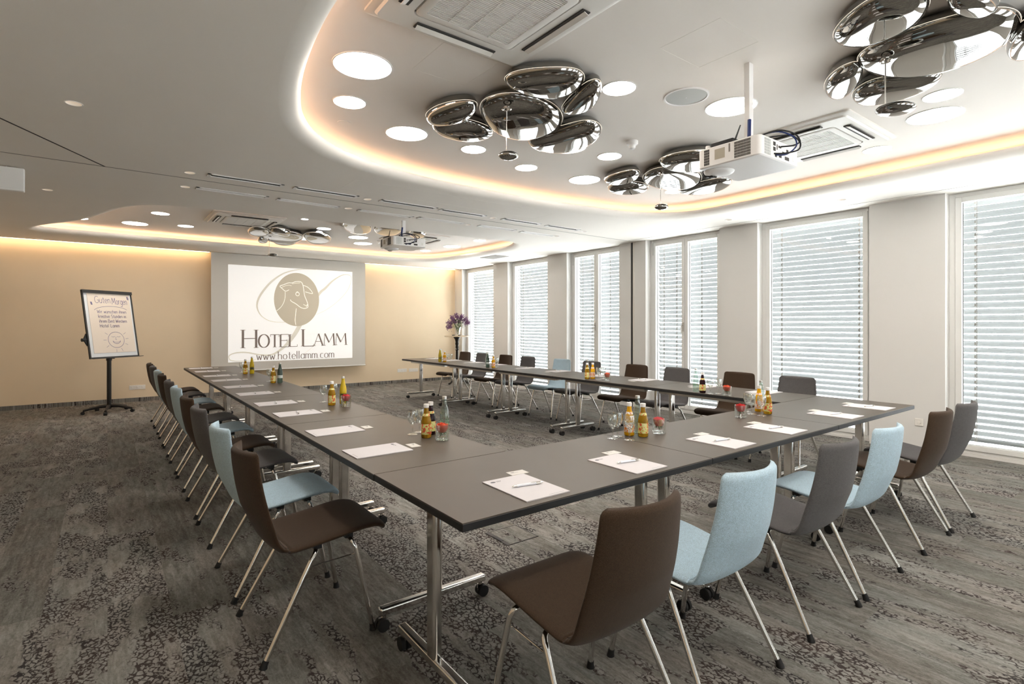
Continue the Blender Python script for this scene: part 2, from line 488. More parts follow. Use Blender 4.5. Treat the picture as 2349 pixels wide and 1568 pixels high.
SPOTS = [(-0.171, 4.369, 'the lone spot in the lower ceiling at upper left'), (0.603, 5.716, 'left end of the nearer row of air slots'),
         (0.628, 6.319, 'left end of the farther row of air slots'), (-0.496, 7.321, 'right of the white exit lamp'),
         (2.312, 5.73, 'between the second and third nearer air slots'), (2.309, 6.32, 'between the second and third farther air slots'),
         (4.02, 5.74, 'between the fourth and fifth nearer air slots'), (4.02, 6.326, 'between the fourth and fifth farther air slots'),
         (5.69, 5.74, 'right end of the nearer row of air slots'), (5.64, 6.30, 'right end of the farther row of air slots'),
         (-0.876, 11.56, 'above the far wall at its left end'), (0.123, 11.54, 'above the far wall over the flip chart'), (1.099, 11.54, 'above the far wall just left of the screen'),
         (6.55, 2.55, 'in the ceiling margin before the window wall, the nearer one'), (6.60, 3.95, 'in the ceiling margin before the window wall, the farther one')]
VENTS = [(0.74, 1.41, 5.68), (1.51, 2.18, 5.68), (2.44, 3.15, 5.68), (3.21, 3.87, 5.70), (4.15, 4.785, 5.70), (4.91, 5.54, 5.70),
         (0.72, 1.405, 6.30), (1.50, 2.195, 6.32), (2.43, 3.155, 6.32), (3.22, 3.91, 6.29), (4.16, 4.80, 6.28), (4.93, 5.59, 6.31)]
def curve_fill(loops, z):
    cu = bpy.data.curves.new('fill', 'CURVE'); cu.dimensions = '2D'; cu.fill_mode = 'BOTH'
    for L in loops:
        sp = cu.splines.new('POLY'); sp.points.add(len(L) - 1)
        for i, p in enumerate(L): sp.points[i].co = (p[0], p[1], 0, 1)
        sp.use_cyclic_u = True
    o = bpy.data.objects.new('fill', cu); col.objects.link(o)
    dg = bpy.context.evaluated_depsgraph_get()
    me = o.evaluated_get(dg).to_mesh()
    vs = [(v.co.x, v.co.y, z) for v in me.vertices]; fs = [tuple(p.vertices) for p in me.polygons]
    bpy.data.objects.remove(o)
    return vs, fs
def circ(x, y, r, n=20): return [(x + r * math.cos(2 * PI * k / n), y + r * math.sin(2 * PI * k / n)) for k in range(n)]
outer = [(XL, YB - 0.26), (7.36, YB - 0.26), (7.36, YF - 0.12), (XL, YF - 0.12)]
SR = 0.042
loops = [outer, [(p.x, p.y) for p in T1], [(p.x, p.y) for p in T2]]
loops += [circ(x, y, SR) for x, y, _ in SPOTS]
loops += [[(x0 + .03, y - .035), (x1 - .03, y - .035), (x1 - .03, y + .035), (x0 + .03, y + .035)] for x0, x1, y in VENTS]
vs, fs = curve_fill(loops, ZC)
b = MB(); b.add(vs, fs)
for T in (T1, T2):          # rounded lip, ledge for the strip light, upstand
    RX, RZ = 0.13, 0.068
    rings = []
    for k in range(0, 11):
        a = PI / 2 * k / 10
        rings.append([p + Vector((0, 0, ZC + RZ * (1 - math.cos(a)))) for p in offset(T, RX * math.sin(a))])
    rings.append([p + Vector((0, 0, ZC + RZ + 0.004)) for p in offset(T, RX - 0.004)])
    rings.append([p + Vector((0, 0, ZC + RZ)) for p in offset(T, RX - 0.012)])
    rings.append([p + Vector((0, 0, ZC + 0.012)) for p in offset(T, -0.01)])
    rings.append([p + Vector((0, 0, ZC + 0.012)) for p in offset(T, -0.20)])
    rings.append([p + Vector((0, 0, ZU + 0.01)) for p in offset(T, -0.22)])
    b.loft(rings, caps=False)
# closed edge above the wall slot
b.box(XL, YF - 0.135, ZC, XW, YF - 0.12, ZU)
struct(b, 'ceiling', 'ceiling', angle=50)
b = MB(); b.box(XL, YB - 0.4, ZU, 7.5, YF, ZU + 0.1)
struct(b, 'ceiling', 'tray', smooth=False)
for T, lab in ((T1, 'warm light strip hidden in the cove of the near raised ceiling'), (T2, 'warm light strip hidden in the cove of the far raised ceiling')):
    b = MB()
    a_, c_ = offset(T, -0.155), offset(T, -0.160)
    z0, z1 = ZC + 0.018, ZC + 0.045
    b.loft([[p + Vector((0, 0, z0)) for p in c_], [p + Vector((0, 0, z0)) for p in a_], [p + Vector((0, 0, z1)) for p in a_], [p + Vector((0, 0, z1)) for p in c_]], caps=False)
    tag(b.build('light_strip', 'cove_led', smooth=False), lab, 'light')
for (x0, x1, lab) in ((XL + 0.02, 1.56, 'glowing warm light line along the top of the far wall, left of the screen'), (4.64, 7.04, 'glowing warm light line along the top of the far wall, right of the screen')):
    b = MB(); b.box(x0, YF - 0.117, ZC - 0.001, x1, YF - 0.103, ZC + 0.010)
    tag(b.build('light_strip', 'slot_led', smooth=False), lab, 'light')
# joints and rails in the ceiling
def strip(p0, p1, w, z0, z1, m, name):
    p0, p1 = Vector((*p0, 0)), Vector((*p1, 0)); t = (p1 - p0).normalized(); n = Vector((-t.y, t.x, 0)) * w / 2
    b = MB()
    vs = [q + Vector((0, 0, z)) for z in (z0, z1) for q in (p0 - n, p1 - n, p1 + n, p0 + n)]
    b.add(vs, [(0, 1, 2, 3), (4, 7, 6, 5), (0, 4, 5, 1), (1, 5, 6, 2), (2, 6, 7, 3), (3, 7, 4, 0)])
    return struct(b, name, m, smooth=False)
strip((XL, 5.944), (XW, 5.944), 0.014, ZC - 0.0015, ZC + 0.004, 'grey_gap', 'trim_3')
strip((-0.02, 5.94), (-1.75, 2.97), 0.014, ZC - 0.0018, ZC + 0.004, 'dark_gap', 'trim_4')
strip((6.91, YB), (6.91, 5.94), 0.006, ZC - 0.0015, ZC + 0.004, 'grey_gap', 'trim_5')
def hatch_lines(x0, y0, x1, y1, z, lab, w=0.0028):
    b = MB()
    for a in ((x0, y0, x1, y0 + w), (x0, y1 - w, x1, y1), (x0, y0, x0 + w, y1), (x1 - w, y0, x1, y1)):
        b.box(a[0], a[1], z - 0.0008, a[2], a[3], z + 0.002)
    tag(b.build('access_panel', 'ceiling', smooth=False), lab, 'access panel')
hatch_lines(1.49, 2.60, 1.87, 2.99, ZU, 'flush access panel in the raised ceiling between grille unit and pebble lamp')
hatch_lines(2.50, 1.54, 2.88, 1.92, ZU, 'flush square access panel in the raised ceiling near the projector pole')
hatch_lines(1.90, 5.02, 4.48, 5.42, ZC, 'long flush access panel in the lower ceiling before the air slots', 0.007)

# recessed spots
b0 = empty('recessed_spot', (0, 0, ZC)); tag(b0, 'x', 'spotlight')
b = MB(); b.lathe([(SR, 0.0), (SR - 0.001, 0.045), (0.030, 0.055)], 20); b.build('housing', 'white_plastic', b0)
b = MB(); b.lathe([(0.030, 0.053), (0.0005, 0.053)], 20, caps=False); b.build('lens', 'spot', b0)
b = MB(); b.lathe([(SR + 0.007, 0.0), (SR + 0.006, -0.0025), (SR, -0.002), (SR - 0.001, 0.002)], 24); b.build('trim_ring', 'white_plastic', b0)
pr = Proto(b0)
for x, y, l in SPOTS:
    pr.place((x, y, ZC), 0, 'small recessed ceiling spot, ' + l, 'small recessed spots')

# air slots
for i, (x0, x1, y) in enumerate(VENTS):
    row = 'nearer' if i < 6 else 'farther'
    w = x1 - x0
    r = empty('air_slot', (x0, y, ZC)); tag(r, 'long white air slot in the lower ceiling, %s from the left in the %s row' % (ORD[i % 6], row), 'air vent', 'ceiling air slots')
    b = MB()
    for a in ((0, -0.05, w, -0.034), (0, 0.034, w, 0.05), (0, -0.05, 0.03, 0.05), (w - 0.03, -0.05, w, 0.05)):
        b.box(a[0], a[1], -0.007, a[2], a[3], 0.0)
    b.build('frame', 'white_plastic', r, smooth=False)
    b = MB(); b.box(0.02, -0.04, 0.05, w - 0.02, 0.04, 0.055)
    for s in (-1, 1): b.box(0.02, s * 0.036 - 0.002, 0.0, w - 0.02, s * 0.036 + 0.002, 0.05)
    b.build('duct', 'dark_gap' if i < 6 else 'offwhite', r, smooth=False)
    b = MB()
    ang = 0.5 if i < 6 else 1.1
    for k in (-0.018, 0.018):
        b.box(0.03, -0.012, -0.001, w - 0.03, 0.012, 0.001, mx=Matrix.Translation((0, k, 0.012)) @ Matrix.Rotation(ang, 4, 'X'))
    b.build('deflector', 'white_plastic', r, smooth=False)

# lit discs in the raised ceilings
DISCS = [(1.234, 3.134, .17, 'largest at the left, nearest the camera'), (1.361, 3.699, .108, 'small one behind the largest left disc'), (1.958, 4.023, .165, 'large one left of the near pebble lamp'),
         (2.608, 4.023, .108, 'small one just behind the near pebble lamp'), (3.236, 3.475, .165, 'large one partly behind the near pebble lamp'), (3.331, 4.173, .108, 'small one beyond the near hanging pebble'),
         (4.114, 4.144, .165, 'large one left of the middle pebble lamp'), (3.725, 3.426, .108, 'small one behind the smoke detector'), (2.706, 2.404, .108, 'small one right of the near pebble lamp'),
         (3.58, 2.125, .17, 'large one behind the near projector pole'), (5.307, 3.856, .108, 'small one behind the middle pebble lamp'), (5.498, 1.853, .108, 'small one by the right grille unit'),
         (1.35, 1.15, .17, 'added unseen above the camera'), (2.1, 0.15, .17, 'added unseen beside the camera'), (2.9, -0.75, .17, 'added unseen behind the camera, middle'), (4.3, -0.6, .17, 'added unseen behind the camera, right'), (5.5, 0.3, .17, 'added outside the view by the nearest window'),  # unseen lamps added to brighten the near chair backs
         (4.95, 1.292, .17, 'large one below the right pebble lamp'), (4.551, 1.145, .108, 'small one below the right pebble lamp')]
DISCS2 = [(0.593, 8.984, .108, 'small one near its left edge'), (0.34, 10.106, .165, 'large one at its left'), (0.989, 9.889, .108, 'small one left of the far left pebble lamp'),
          (2.81, 8.802, .108, 'small one right of the far left pebble lamp'), (3.58, 9.306, .165, 'nearer large one left of the projector'), (3.92, 9.948, .165, 'farther large one left of the projector'),
          (5.353, 10.113, .108, 'small one right of the far projector'), (2.874, 10.083, .108, 'small one half hidden behind the pebble lamp'), (-0.359, 10.087, .13, 'half hidden one in its left corner'),
          (5.495, 9.259, .165, 'large one at its right'), (5.505, 8.284, .108, 'small one at its right edge'), (2.33, 8.176, .05, 'tiny one beside the far grille unit')]
rd = empty('round_ceiling_light', (0, 0, 0)); tag(rd, 'x', 'ceiling light')
b = MB(); b.lathe([(1.0, 0.0), (0.985, -0.02), (0.0005, -0.022)], 48); b.build('diffuser', 'disc', rd)
b = MB(); b.lathe([(1.05, 0.0), (1.045, -0.03), (1.0, -0.035), (0.99, 0.0)], 48); b.build('rim', 'white_plastic', rd)
pr = Proto(rd)
for L, nm in ((DISCS, 'near'), (DISCS2, 'far')):
    for x, y, r, l in L:
        pr.place((x, y, ZU), 0, 'round light in the %s raised ceiling, %s' % (nm, l), 'round lights in the raised ceilings', (r, r, 0.15))

# ------------------------------------------------------------------ ceiling grille units (0.95 m square)
def cassette(cx, cy, lab, closed=False):
    r = empty('ceiling_air_conditioner', (cx, cy, ZU)); tag(r, lab, 'air conditioner', 'square ceiling grille units')
    def ring(a, bz, c, dz, rr=0.05):
        def loop(h, z, q):
            pts = []
            for sx, sy, a0 in ((1, 1, 0), (-1, 1, 90), (-1, -1, 180), (1, -1, 270)):
                for k in range(5):
                    t = math.radians(a0 + 90 * k / 4)
                    pts.append(Vector((sx * (h - q) + q * math.cos(t), sy * (h - q) + q * math.sin(t), z)))
            return pts
        return loop(a, bz, rr), loop(c, dz, rr * 0.9)
    b = MB()
    def loop(h, z, q):
        pts = []
        for sx, sy, a0 in ((1, 1, 0), (-1, 1, 90), (-1, -1, 180), (1, -1, 270)):
            for k in range(5):
                t = math.radians(a0 + 90 * k / 4)
                pts.append(Vector((sx * (h - q) + q * math.cos(t), sy * (h - q) + q * math.sin(t), z)))
        return pts
    b.loft([loop(.475, 0, .02), loop(.475, -.012, .02), loop(.455, -.022, .03), loop(.44, -.022, .03), loop(.43, -.034, .03), loop(.30, -.04, .04), loop(.298, -.034, .04), loop(.297, -.02, .04)], caps=False)
    b.build('casing', 'offwhite', r, angle=30)
    b = MB(); b.loft([loop(.290, -.02, .035), loop(.290, -.042, .035), loop(.280, -.046, .03), loop(.245, -.046, .01), loop(.245, -.036, .01)], caps=False)
    b.build('grille_frame', 'offwhite', r, angle=30)
    b = MB(); b.box(-.245, -.245, -.036, .245, .245, -.030); b.build('filter', 'dark_gap' if not closed else 'offwhite', r, smooth=False)
    b = MB()
    n = 40
    for k in range(n):
        y = -.24 + .48 * (k + .5) / n
        b.box(-.245, y - .0030, -.044, .245, y + .0030, -.036)
    for x in (-.12, 0, .12): b.box(x - .002, -.245, -.0455, x + .002, .245, -.036)
    b.build('grille', 'offwhite', r, smooth=False)
    for k in range(4):
        mx = Matrix.Rotation(k * PI / 2, 4, 'Z')
        b = MB(); b.box(-.24, .345, -.0445, .24, .395, -.0385, mx=mx)
        p = b.build('air_outlet', 'dark_gap', r, smooth=False)
        b = MB(); b.box(-.235, -.014, -.0015, .235, .014, .0015, mx=mx @ Matrix.Translation((0, .374, -.050)) @ Matrix.Rotation(-0.35, 4, 'X'))
        b.build('flap', 'offwhite', p, smooth=False)
cassette(1.491, 2.10, 'large square cream grille unit in the ceiling at top left of centre')
cassette(4.765, 2.097, 'square grille unit in the ceiling behind the near projector')
cassette(1.625, 8.72, 'square grille unit in the far raised ceiling', True)
cassette(4.40, 8.72, 'square grille unit half hidden behind the far projector', True)

# round speaker, smoke detectors, flush disc
r = empty('ceiling_speaker', (3.172, 2.213, ZU)); tag(r, 'round flush grey loudspeaker in the ceiling beside the near projector pole', 'speaker')
b = MB(); b.lathe([(.150, 0), (.150, -.006), (.138, -.008), (.136, -.003)], 40); b.build('rim', 'white_plastic', r)
b = MB(); b.lathe([(.137, -.003), (.10, -.006), (.0005, -.008)], 40); b.build('grille', 'speaker', r)
b = MB(); b.lathe([(.004, -.008), (.004, -.011), (.0003, -.011)], 10); b.build('centre_screw', 'white_plastic', r)
for x, y, l in ((3.579, 3.033, 'white smoke detector on the near raised ceiling left of the projector'), (4.05, 9.45, 'white smoke detector beside the far projector')):
    r = empty('smoke_detector', (x, y, ZU)); tag(r, l, 'smoke detector', 'smoke detectors')
    b = MB(); b.lathe([(.050, 0), (.050, -.022), (.046, -.028), (.030, -.032), (.0005, -.032)], 28); b.build('base', 'white_plastic', r)
    b = MB(); b.lathe([(.026, -.030), (.030, -.045), (.026, -.062), (.012, -.070), (.0005, -.070)], 20); b.build('sensor_head', 'white_plastic', r)
b = MB(); b.lathe([(.05, 0), (.049, -.004), (.0005, -.005)], 28)
tag(b.build('blanking_plate', 'ceiling', loc=(1.464, 4.10, ZU)), 'small flush round blank plate in the ceiling at the left cove corner', 'ceiling plate')
b = MB(); b.box(-.17, -.28, -.006, .17, .28, 0)
tag(b.build('ceiling_vent_plate', 'grey_gap', smooth=False, loc=(6.35, 9.0, ZC)), 'flat grey plate in the lower ceiling near the far windows', 'vent')

# ------------------------------------------------------------------ chrome pebble lamps
PEB = {
 'c1': [
  [(1.90, 2.59), (1.90, 2.50), (1.94, 2.42), (2.06, 2.30), (2.17, 2.24), (2.27, 2.29), (2.34, 2.40), (2.34, 2.55), (2.24, 2.64), (2.08, 2.66), (1.97, 2.64)],
  [(2.00, 3.00), (1.98, 2.87), (2.05, 2.72), (2.23, 2.68), (2.40, 2.70), (2.58, 2.82), (2.71, 3.01), (2.68, 3.23), (2.56, 3.34), (2.37, 3.34), (2.15, 3.18)],
  [(2.45, 2.69), (2.37, 2.49), (2.32, 2.32), (2.35, 2.26), (2.42, 2.29), (2.54, 2.42), (2.61, 2.57), (2.59, 2.70), (2.52, 2.74)],
  [(1.78, 3.36), (1.76, 3.21), (1.82, 3.04), (1.92, 2.96), (1.98, 3.01), (2.03, 3.15), (1.97, 3.30), (1.89, 3.41), (1.83, 3.42)],
  [(1.91, 3.50), (1.91, 3.41), (1.99, 3.29), (2.10, 3.25), (2.25, 3.28), (2.36, 3.35), (2.38, 3.45), (2.28, 3.59), (2.12, 3.63), (1.99, 3.59)],
  [(2.65, 3.33), (2.64, 3.18), (2.68, 2.99), (2.72, 2.78), (2.81, 2.73), (2.95, 2.79), (3.08, 2.97), (3.11, 3.19), (3.02, 3.36), (2.85, 3.43)],
 ],
 'c2': [
  [(4.00, 3.77), (3.96, 3.58), (3.98, 3.36), (4.11, 3.38), (4.25, 3.54), (4.26, 3.71), (4.16, 3.85)],
  [(4.26, 3.96), (4.23, 3.78), (4.32, 3.62), (4.54, 3.64), (4.66, 3.72), (4.61, 3.90), (4.40, 4.02)],
  [(4.26, 3.48), (4.14, 3.28), (4.15, 3.12), (4.42, 3.03), (4.67, 3.08), (4.94, 3.29), (4.98, 3.51), (4.73, 3.63), (4.47, 3.60)],
  [(3.95, 3.04), (3.88, 2.89), (3.94, 2.70), (4.09, 2.57), (4.25, 2.58), (4.40, 2.71), (4.49, 2.86), (4.35, 3.06), (4.11, 3.11)],
  [(4.95, 3.59), (4.89, 3.33), (4.87, 3.02), (5.04, 2.98), (5.17, 3.07), (5.28, 3.23), (5.28, 3.47), (5.13, 3.61)],
 ],
 'c3': [
  [(2.98, 1.21), (2.86, 1.12), (2.79, 1.01), (2.76, 0.93), (2.84, 0.82), (2.97, 0.79), (3.10, 0.85), (3.18, 0.96), (3.19, 1.10), (3.10, 1.19)],
  [(3.32, 1.21), (3.23, 1.12), (3.20, 0.91), (3.26, 0.70), (3.34, 0.61), (3.47, 0.58), (3.64, 0.62), (3.78, 0.72), (3.83, 0.90), (3.79, 1.07), (3.67, 1.18), (3.47, 1.23)],
  [(3.54, 1.49), (3.39, 1.38), (3.34, 1.27), (3.37, 1.22), (3.49, 1.24), (3.68, 1.35), (3.78, 1.47), (3.73, 1.52)],
  [(3.81, 1.43), (3.70, 1.33), (3.67, 1.23), (3.78, 1.07), (3.86, 0.96), (3.98, 1.03), (4.04, 1.18), (4.01, 1.35), (3.94, 1.44)],
  [(3.03, 0.76), (2.99, 0.70), (3.06, 0.62), (3.22, 0.60), (3.27, 0.62), (3.29, 0.67), (3.21, 0.73)],
  [(3.82, 0.69), (3.68, 0.65), (3.51, 0.57), (3.52, 0.48), (3.69, 0.48), (3.90, 0.54), (3.98, 0.64), (3.91, 0.69)],
 ],
 'c4': [
  [(1.75, 9.25), (1.73, 8.88), (1.79, 8.76), (1.93, 8.79), (2.04, 9.03), (2.09, 9.34), (2.01, 9.52), (1.88, 9.56)],
  [(1.97, 8.81), (2.04, 8.62), (2.22, 8.73), (2.34, 8.92), (2.37, 9.13), (2.22, 9.12), (2.08, 9.00)],
  [(2.02, 9.57), (2.02, 9.16), (2.18, 8.93), (2.39, 8.88), (2.60, 9.20), (2.70, 9.65), (2.62, 10.06), (2.38, 10.10), (2.17, 9.91)],
  [(2.01, 9.77), (2.02, 9.57), (2.15, 9.80), (2.24, 9.93), (2.16, 10.08), (2.06, 9.99)],
  [(2.27, 9.97), (2.31, 9.74), (2.53, 9.71), (2.69, 9.80), (2.66, 10.18), (2.48, 10.32)],
  [(2.60, 9.20), (2.53, 8.83), (2.64, 8.67), (2.86, 8.76), (3.06, 9.17), (3.10, 9.49), (2.99, 9.74), (2.81, 9.63)],
 ],
 'c5': [
  [(2.77, 7.84), (2.72, 7.50), (2.83, 7.33), (3.00, 7.38), (3.27, 7.93), (3.32, 8.18), (3.20, 8.38), (2.98, 8.21)],
  [(3.27, 7.88), (3.15, 7.46), (3.28, 7.26), (3.50, 7.39), (3.70, 7.77), (3.66, 8.09), (3.45, 8.08)],
  [(3.90, 7.97), (3.77, 7.61), (3.86, 7.43), (4.10, 7.70), (4.18, 7.95), (4.12, 8.12)],
 ],
}
def pebble(outline, name, parent, depth=0.062, lift=0.0):
    c = smooth_closed([(x * 1.019, y * 1.019, 0) for x, y in outline], 5)
    for _ in range(14):      # soften the outline
        c = [(c[i - 1] + c[i] * 2 + c[(i + 1) % len(c)]) / 4 for i in range(len(c))]
    ctr = sum(c, Vector()) / len(c)
    c = [ctr + (p - ctr) * 1.045 for p in c]
    prof = [(0.76, ZU - 0.001), (0.88, ZU - 0.010), (0.95, ZU - 0.025), (0.988, ZU - 0.042), (1.0, ZU - 0.056)]
    for k in range(1, 11):
        a = PI / 2 * k / 10
        prof.append((max(0.012, math.cos(a) ** 0.5 if k < 10 else 0.012), ZU - 0.056 - depth * math.sin(a)))
    rings = [[ctr + (p - ctr) * s + Vector((0, 0, z - lift)) for p in c] for s, z in prof]
    b = MB(); b.loft(rings, caps=True)
    o = b.build(name, 'mirror', parent, angle=60)
    b = MB()
    ring = [ctr + (p - ctr) * 1.004 + Vector((0, 0, ZU - 0.059 - lift)) for p in c]
    n = len(ring); rr = []
    for i in range(n):
        t = (ring[(i + 1) % n] - ring[i - 1]).normalized(); nn = Vector((-t.y, t.x, 0)); q = 0.0012
        rr.append([ring[i] + nn * q, ring[i] + Vector((0, 0, q)), ring[i] - nn * q, ring[i] - Vector((0, 0, q))])
    rr.append(rr[0]); b.loft(rr, caps=False)
    b.build('rim_light', 'pebble_led', o)
    return o
def pebble_lamp(key, wire, pend, lab):
    r = empty('pebble_ceiling_lamp', (0, 0, 0)); tag(r, lab, 'ceiling lamp', 'chrome pebble lamps')
    for i, p in enumerate(PEB[key]):
        pebble(p, 'pebble', r, depth=0.062 + 0.018 * (i % 2), lift=0.0015 * i)
    if wire:
        x, y = wire; px, pz, pr_ = pend
        b = MB(); b.tube([(x, y, ZU - 0.13), (x, y, pz + 0.02)], 0.0035, 8); b.build('hanging_rod', 'chrome', r)
        b = MB(); b.lathe([(.032, 0), (.034, -.004), (.026, -.008), (.022, -.004), (.022, 0.01)], 24, (x, y, ZU - 0.142)); b.build('rod_collar', 'chrome', r)
        d = Vector((math.cos(.647), -math.sin(.647), 0)); e = Vector((d.y, -d.x, 0))
        ctr = Vector((x, y, pz)) + d * px
        rings = []
        for k in range(13):
            a = -PI / 2 + PI * k / 12
            s = max(0.02, math.cos(a)); z = math.sin(a) * 0.029
            rings.append([ctr + d * (pr_ * s * math.cos(t)) + e * (pr_ * 0.8 * s * math.sin(t)) + Vector((0, 0, z)) for t in [2 * PI * q / 24 for q in range(24)]])
        b = MB(); b.loft(rings); b.build('hanging_pebble', 'mirror', r)
pebble_lamp('c1', (2.102, 2.841), (0.012, 2.497, 0.066), 'chrome pebble lamp nearest centre, six pebbles and one hanging pebble')
pebble_lamp('c2', (4.179, 3.196), (0.008, 2.497, 0.066), 'chrome pebble lamp partly hidden behind the near projector')
pebble_lamp('c3', (3.352, 1.091), (0.055, 2.546, 0.100), 'largest looking chrome pebble lamp, cut off at the top right corner')
pebble_lamp('c4', (2.149, 9.556), (0.06, 2.543, 0.080), 'chrome pebble lamp in the far raised ceiling, left of the far projector')
pebble_lamp('c5', None, None, 'chrome pebble lamp in the far raised ceiling, just behind the far projector')

# ------------------------------------------------------------------ projectors
def bars(b, x0, x1, z0, z1, nx, nz, face, off, th=0.002):
    # grid of dark slots on a face: face 'x' (plane x=off) or 'y' (plane y=off)
    for i in range(nx):
        a = x0 + (x1 - x0) * (i + 0.2) / nx; c = x0 + (x1 - x0) * (i + 0.8) / nx
        for j in range(nz):
            e = z0 + (z1 - z0) * (j + 0.08) / nz; f = z0 + (z1 - z0) * (j + 0.92) / nz
            if face == 'x': b.box(off - th, a, e, off, c, f)
            else: b.box(a, off - th, e, c, off, f)
def projector(x0, y0, zb, pole, ztop, lab, k=1.0):
    W_, D_, H_ = 0.45, 0.395, 0.118
    r = empty('projector', (x0, y0, zb)); r.scale = (k, k, 1); pole = (x0 + (pole[0] - x0) / k, y0 + (pole[1] - y0) / k); tag(r, lab, 'projector', 'ceiling projectors')
    b = MB()
    q = 0.025
    def loop(h0, z, ins):
        pts = []
        for cx, cy, a0 in ((W_ - q, D_ - q, 0), (q, D_ - q, 90), (q, q, 180), (W_ - q, q, 270)):
            for k in range(6):
                t = math.radians(a0 + 18 * k)
                pts.append(Vector((cx + (q - ins) * math.cos(t), cy + (q - ins) * math.sin(t), z)))
        return pts
    b.loft([loop(0, 0, .008), loop(0, .006, 0), loop(0, H_ - .006, 0), loop(0, H_, .008)])
    b.build('body', 'white_plastic', r, angle=35)
    b = MB()      # lens housing bulge under the far side
    b.lathe([(.0005, -.022), (.06, -.020), (.085, -.010), (.092, 0.004)], 28, (W_ * 0.30, D_ - .06, 0)); b.build('lens_bulge', 'white_plastic', r, angle=80)
    b = MB(); b.lathe([(.0005, .03), (.040, .03), (.043, .0), (.050, 0.0), (.050, -.03)], 28)
    o = b.build('lens', 'black_plastic', r); o.matrix_local = Matrix.Translation((W_ * 0.30, D_ + .0, .02)) @ Matrix.Rotation(-PI / 2, 4, 'X')
    b = MB(); bars(b, 0.055, 0.155, .012, .108, 14, 6, 'x', 0.0005); b.build('side_vent', 'dark_gap', r, smooth=False)
    b = MB(); bars(b, .315, .352, .012, .108, 6, 6, 'x', 0.0005); b.build('side_vent', 'dark_gap', r, smooth=False)
    b = MB(); b.box(-.0012, .215, .035, .001, .280, .095); b.build('badge', mat('projector badge', (.42, .38, .30), .5), r, smooth=False)
    b = MB(); b.box(-.0015, .180, .06, .001, .190, .108); b.build('control_keys', 'grey_gap', r, smooth=False)
    b = MB(); bars(b, .045, .115, .012, .105, 6, 6, 'y', 0.0005); b.build('rear_vent', 'grey_gap' if False else 'speaker', r, smooth=False)
    for (a, e, w, h) in ((.145, .078, .026, .022), (.145, .048, .026, .022), (.185, .06, .008, .03), (.205, .075, .03, .012), (.25, .045, .03, .016), (.30, .06, .022, .022), (.21, .02, .03, .014), (.28, .018, .05, .02), (.165, .015, .02, .02)):
        b = MB(); b.box(a, -.0012, e, a + w, .001, e + h); b.build('port', 'dark_gap', r, smooth=False)
    b = MB(); b.box(.38, -.0014, .025, .41, .001, .06); b.build('label_plate', 'steel', r, smooth=False)
    for s, m_, pts in ((0, 'black_rubber', [(.15, -.002, .03), (.20, -.05, .03), (.27, -.09, .06), (.25, -.085, .13), (.17, -.03, .16), (.12, .05, .145), (.13, .12, .13)]),
                       (1, 'navy', [(.17, -.002, .025), (.22, -.04, .03), (.26, -.075, .075), (.24, -.07, .125), (.17, -.02, .155), (.13, .06, .15), (.13, .13, .13)]),
                       (2, 'black_rubber', [(.23, -.002, .085), (.28, -.05, .09), (.33, -.06, .12), (.28, -.04, .15), (.22, .02, .15), (.15, .09, .135)])):
        if m_ == 'navy' and 'navy' not in M: M['navy'] = mat('dark blue cable', (.01, .025, .12), .4)
        b = MB(); b.tube(smooth_open(pts, 5), 0.0045, 8); b.build('cable', m_, r)
    b = MB(); b.box(.01, .17, H_, .075, .31, H_ + .022); b.build('wireless_box', 'black_plastic', r, smooth=False)
    b = MB(); b.tube([(.02, .165, H_), (.02, .128, H_ + .085)], [.006, .0035], 8); b.build('antenna', 'black_plastic', r)
    px, py = pole
    b = MB(); b.box(-.022, -.016, H_ - .002, .022, .016, ztop - zb, mx=Matrix.Translation((px - x0, py - y0, 0))); b.build('ceiling_pole', 'white_plastic', r, smooth=False)
    b = MB(); b.box(-.07, -.07, H_, .07, .07, H_ + .012, mx=Matrix.Translation((px - x0, py - y0, 0))); b.build('mounting_plate', 'white_plastic', r, smooth=False)
    b = MB(); b.tube(smooth_open([(px - x0 - .03, py - y0 - .02, H_ + .01), (px - x0 - .035, py - y0 - .022, H_ + .07), (px - x0 - .025, py - y0 - .018, H_ + .15)], 4), .011, 8); b.build('cable_bundle', 'navy', r)
    b = MB(); b.lathe([(.012, 0), (.014, .012), (.012, .022), (.0005, .024)], 14, (.03, D_ - .05, H_)); b.build('adjuster_knob', 'white_plastic', r)
projector(2.905, 1.548, 2.335, (3.08, 1.712), ZU, 'white ceiling projector nearest the camera hanging on a white pole')
projector(2.93, 6.42, 2.415, (3.17, 6.61), ZC, 'far white ceiling projector seen before the screen', 1.06)

# ------------------------------------------------------------------ exit lamp at the left edge
r = empty('exit_lamp', (-0.95, 6.44, 2.565)); tag(r, 'white rectangular emergency exit lamp hanging under the ceiling at the left edge', 'exit lamp')
b = MB(); b.box(-.22, -.03, 0, .36, .03, .205); o = b.build('housing', 'white_plastic', r)
bv = o.modifiers.new('bevel', 'BEVEL'); bv.width = .008; bv.segments = 3
b = MB(); b.box(-.20, -.033, .02, .34, -.029, .19); b.build('cover', 'white_plastic', r, smooth=False)
for x in (-.12, .24):
    b = MB(); b.tube([(x, 0, .205), (x, 0, ZC - 2.565)], .006, 8); b.build('hanger', 'white_plastic', r)

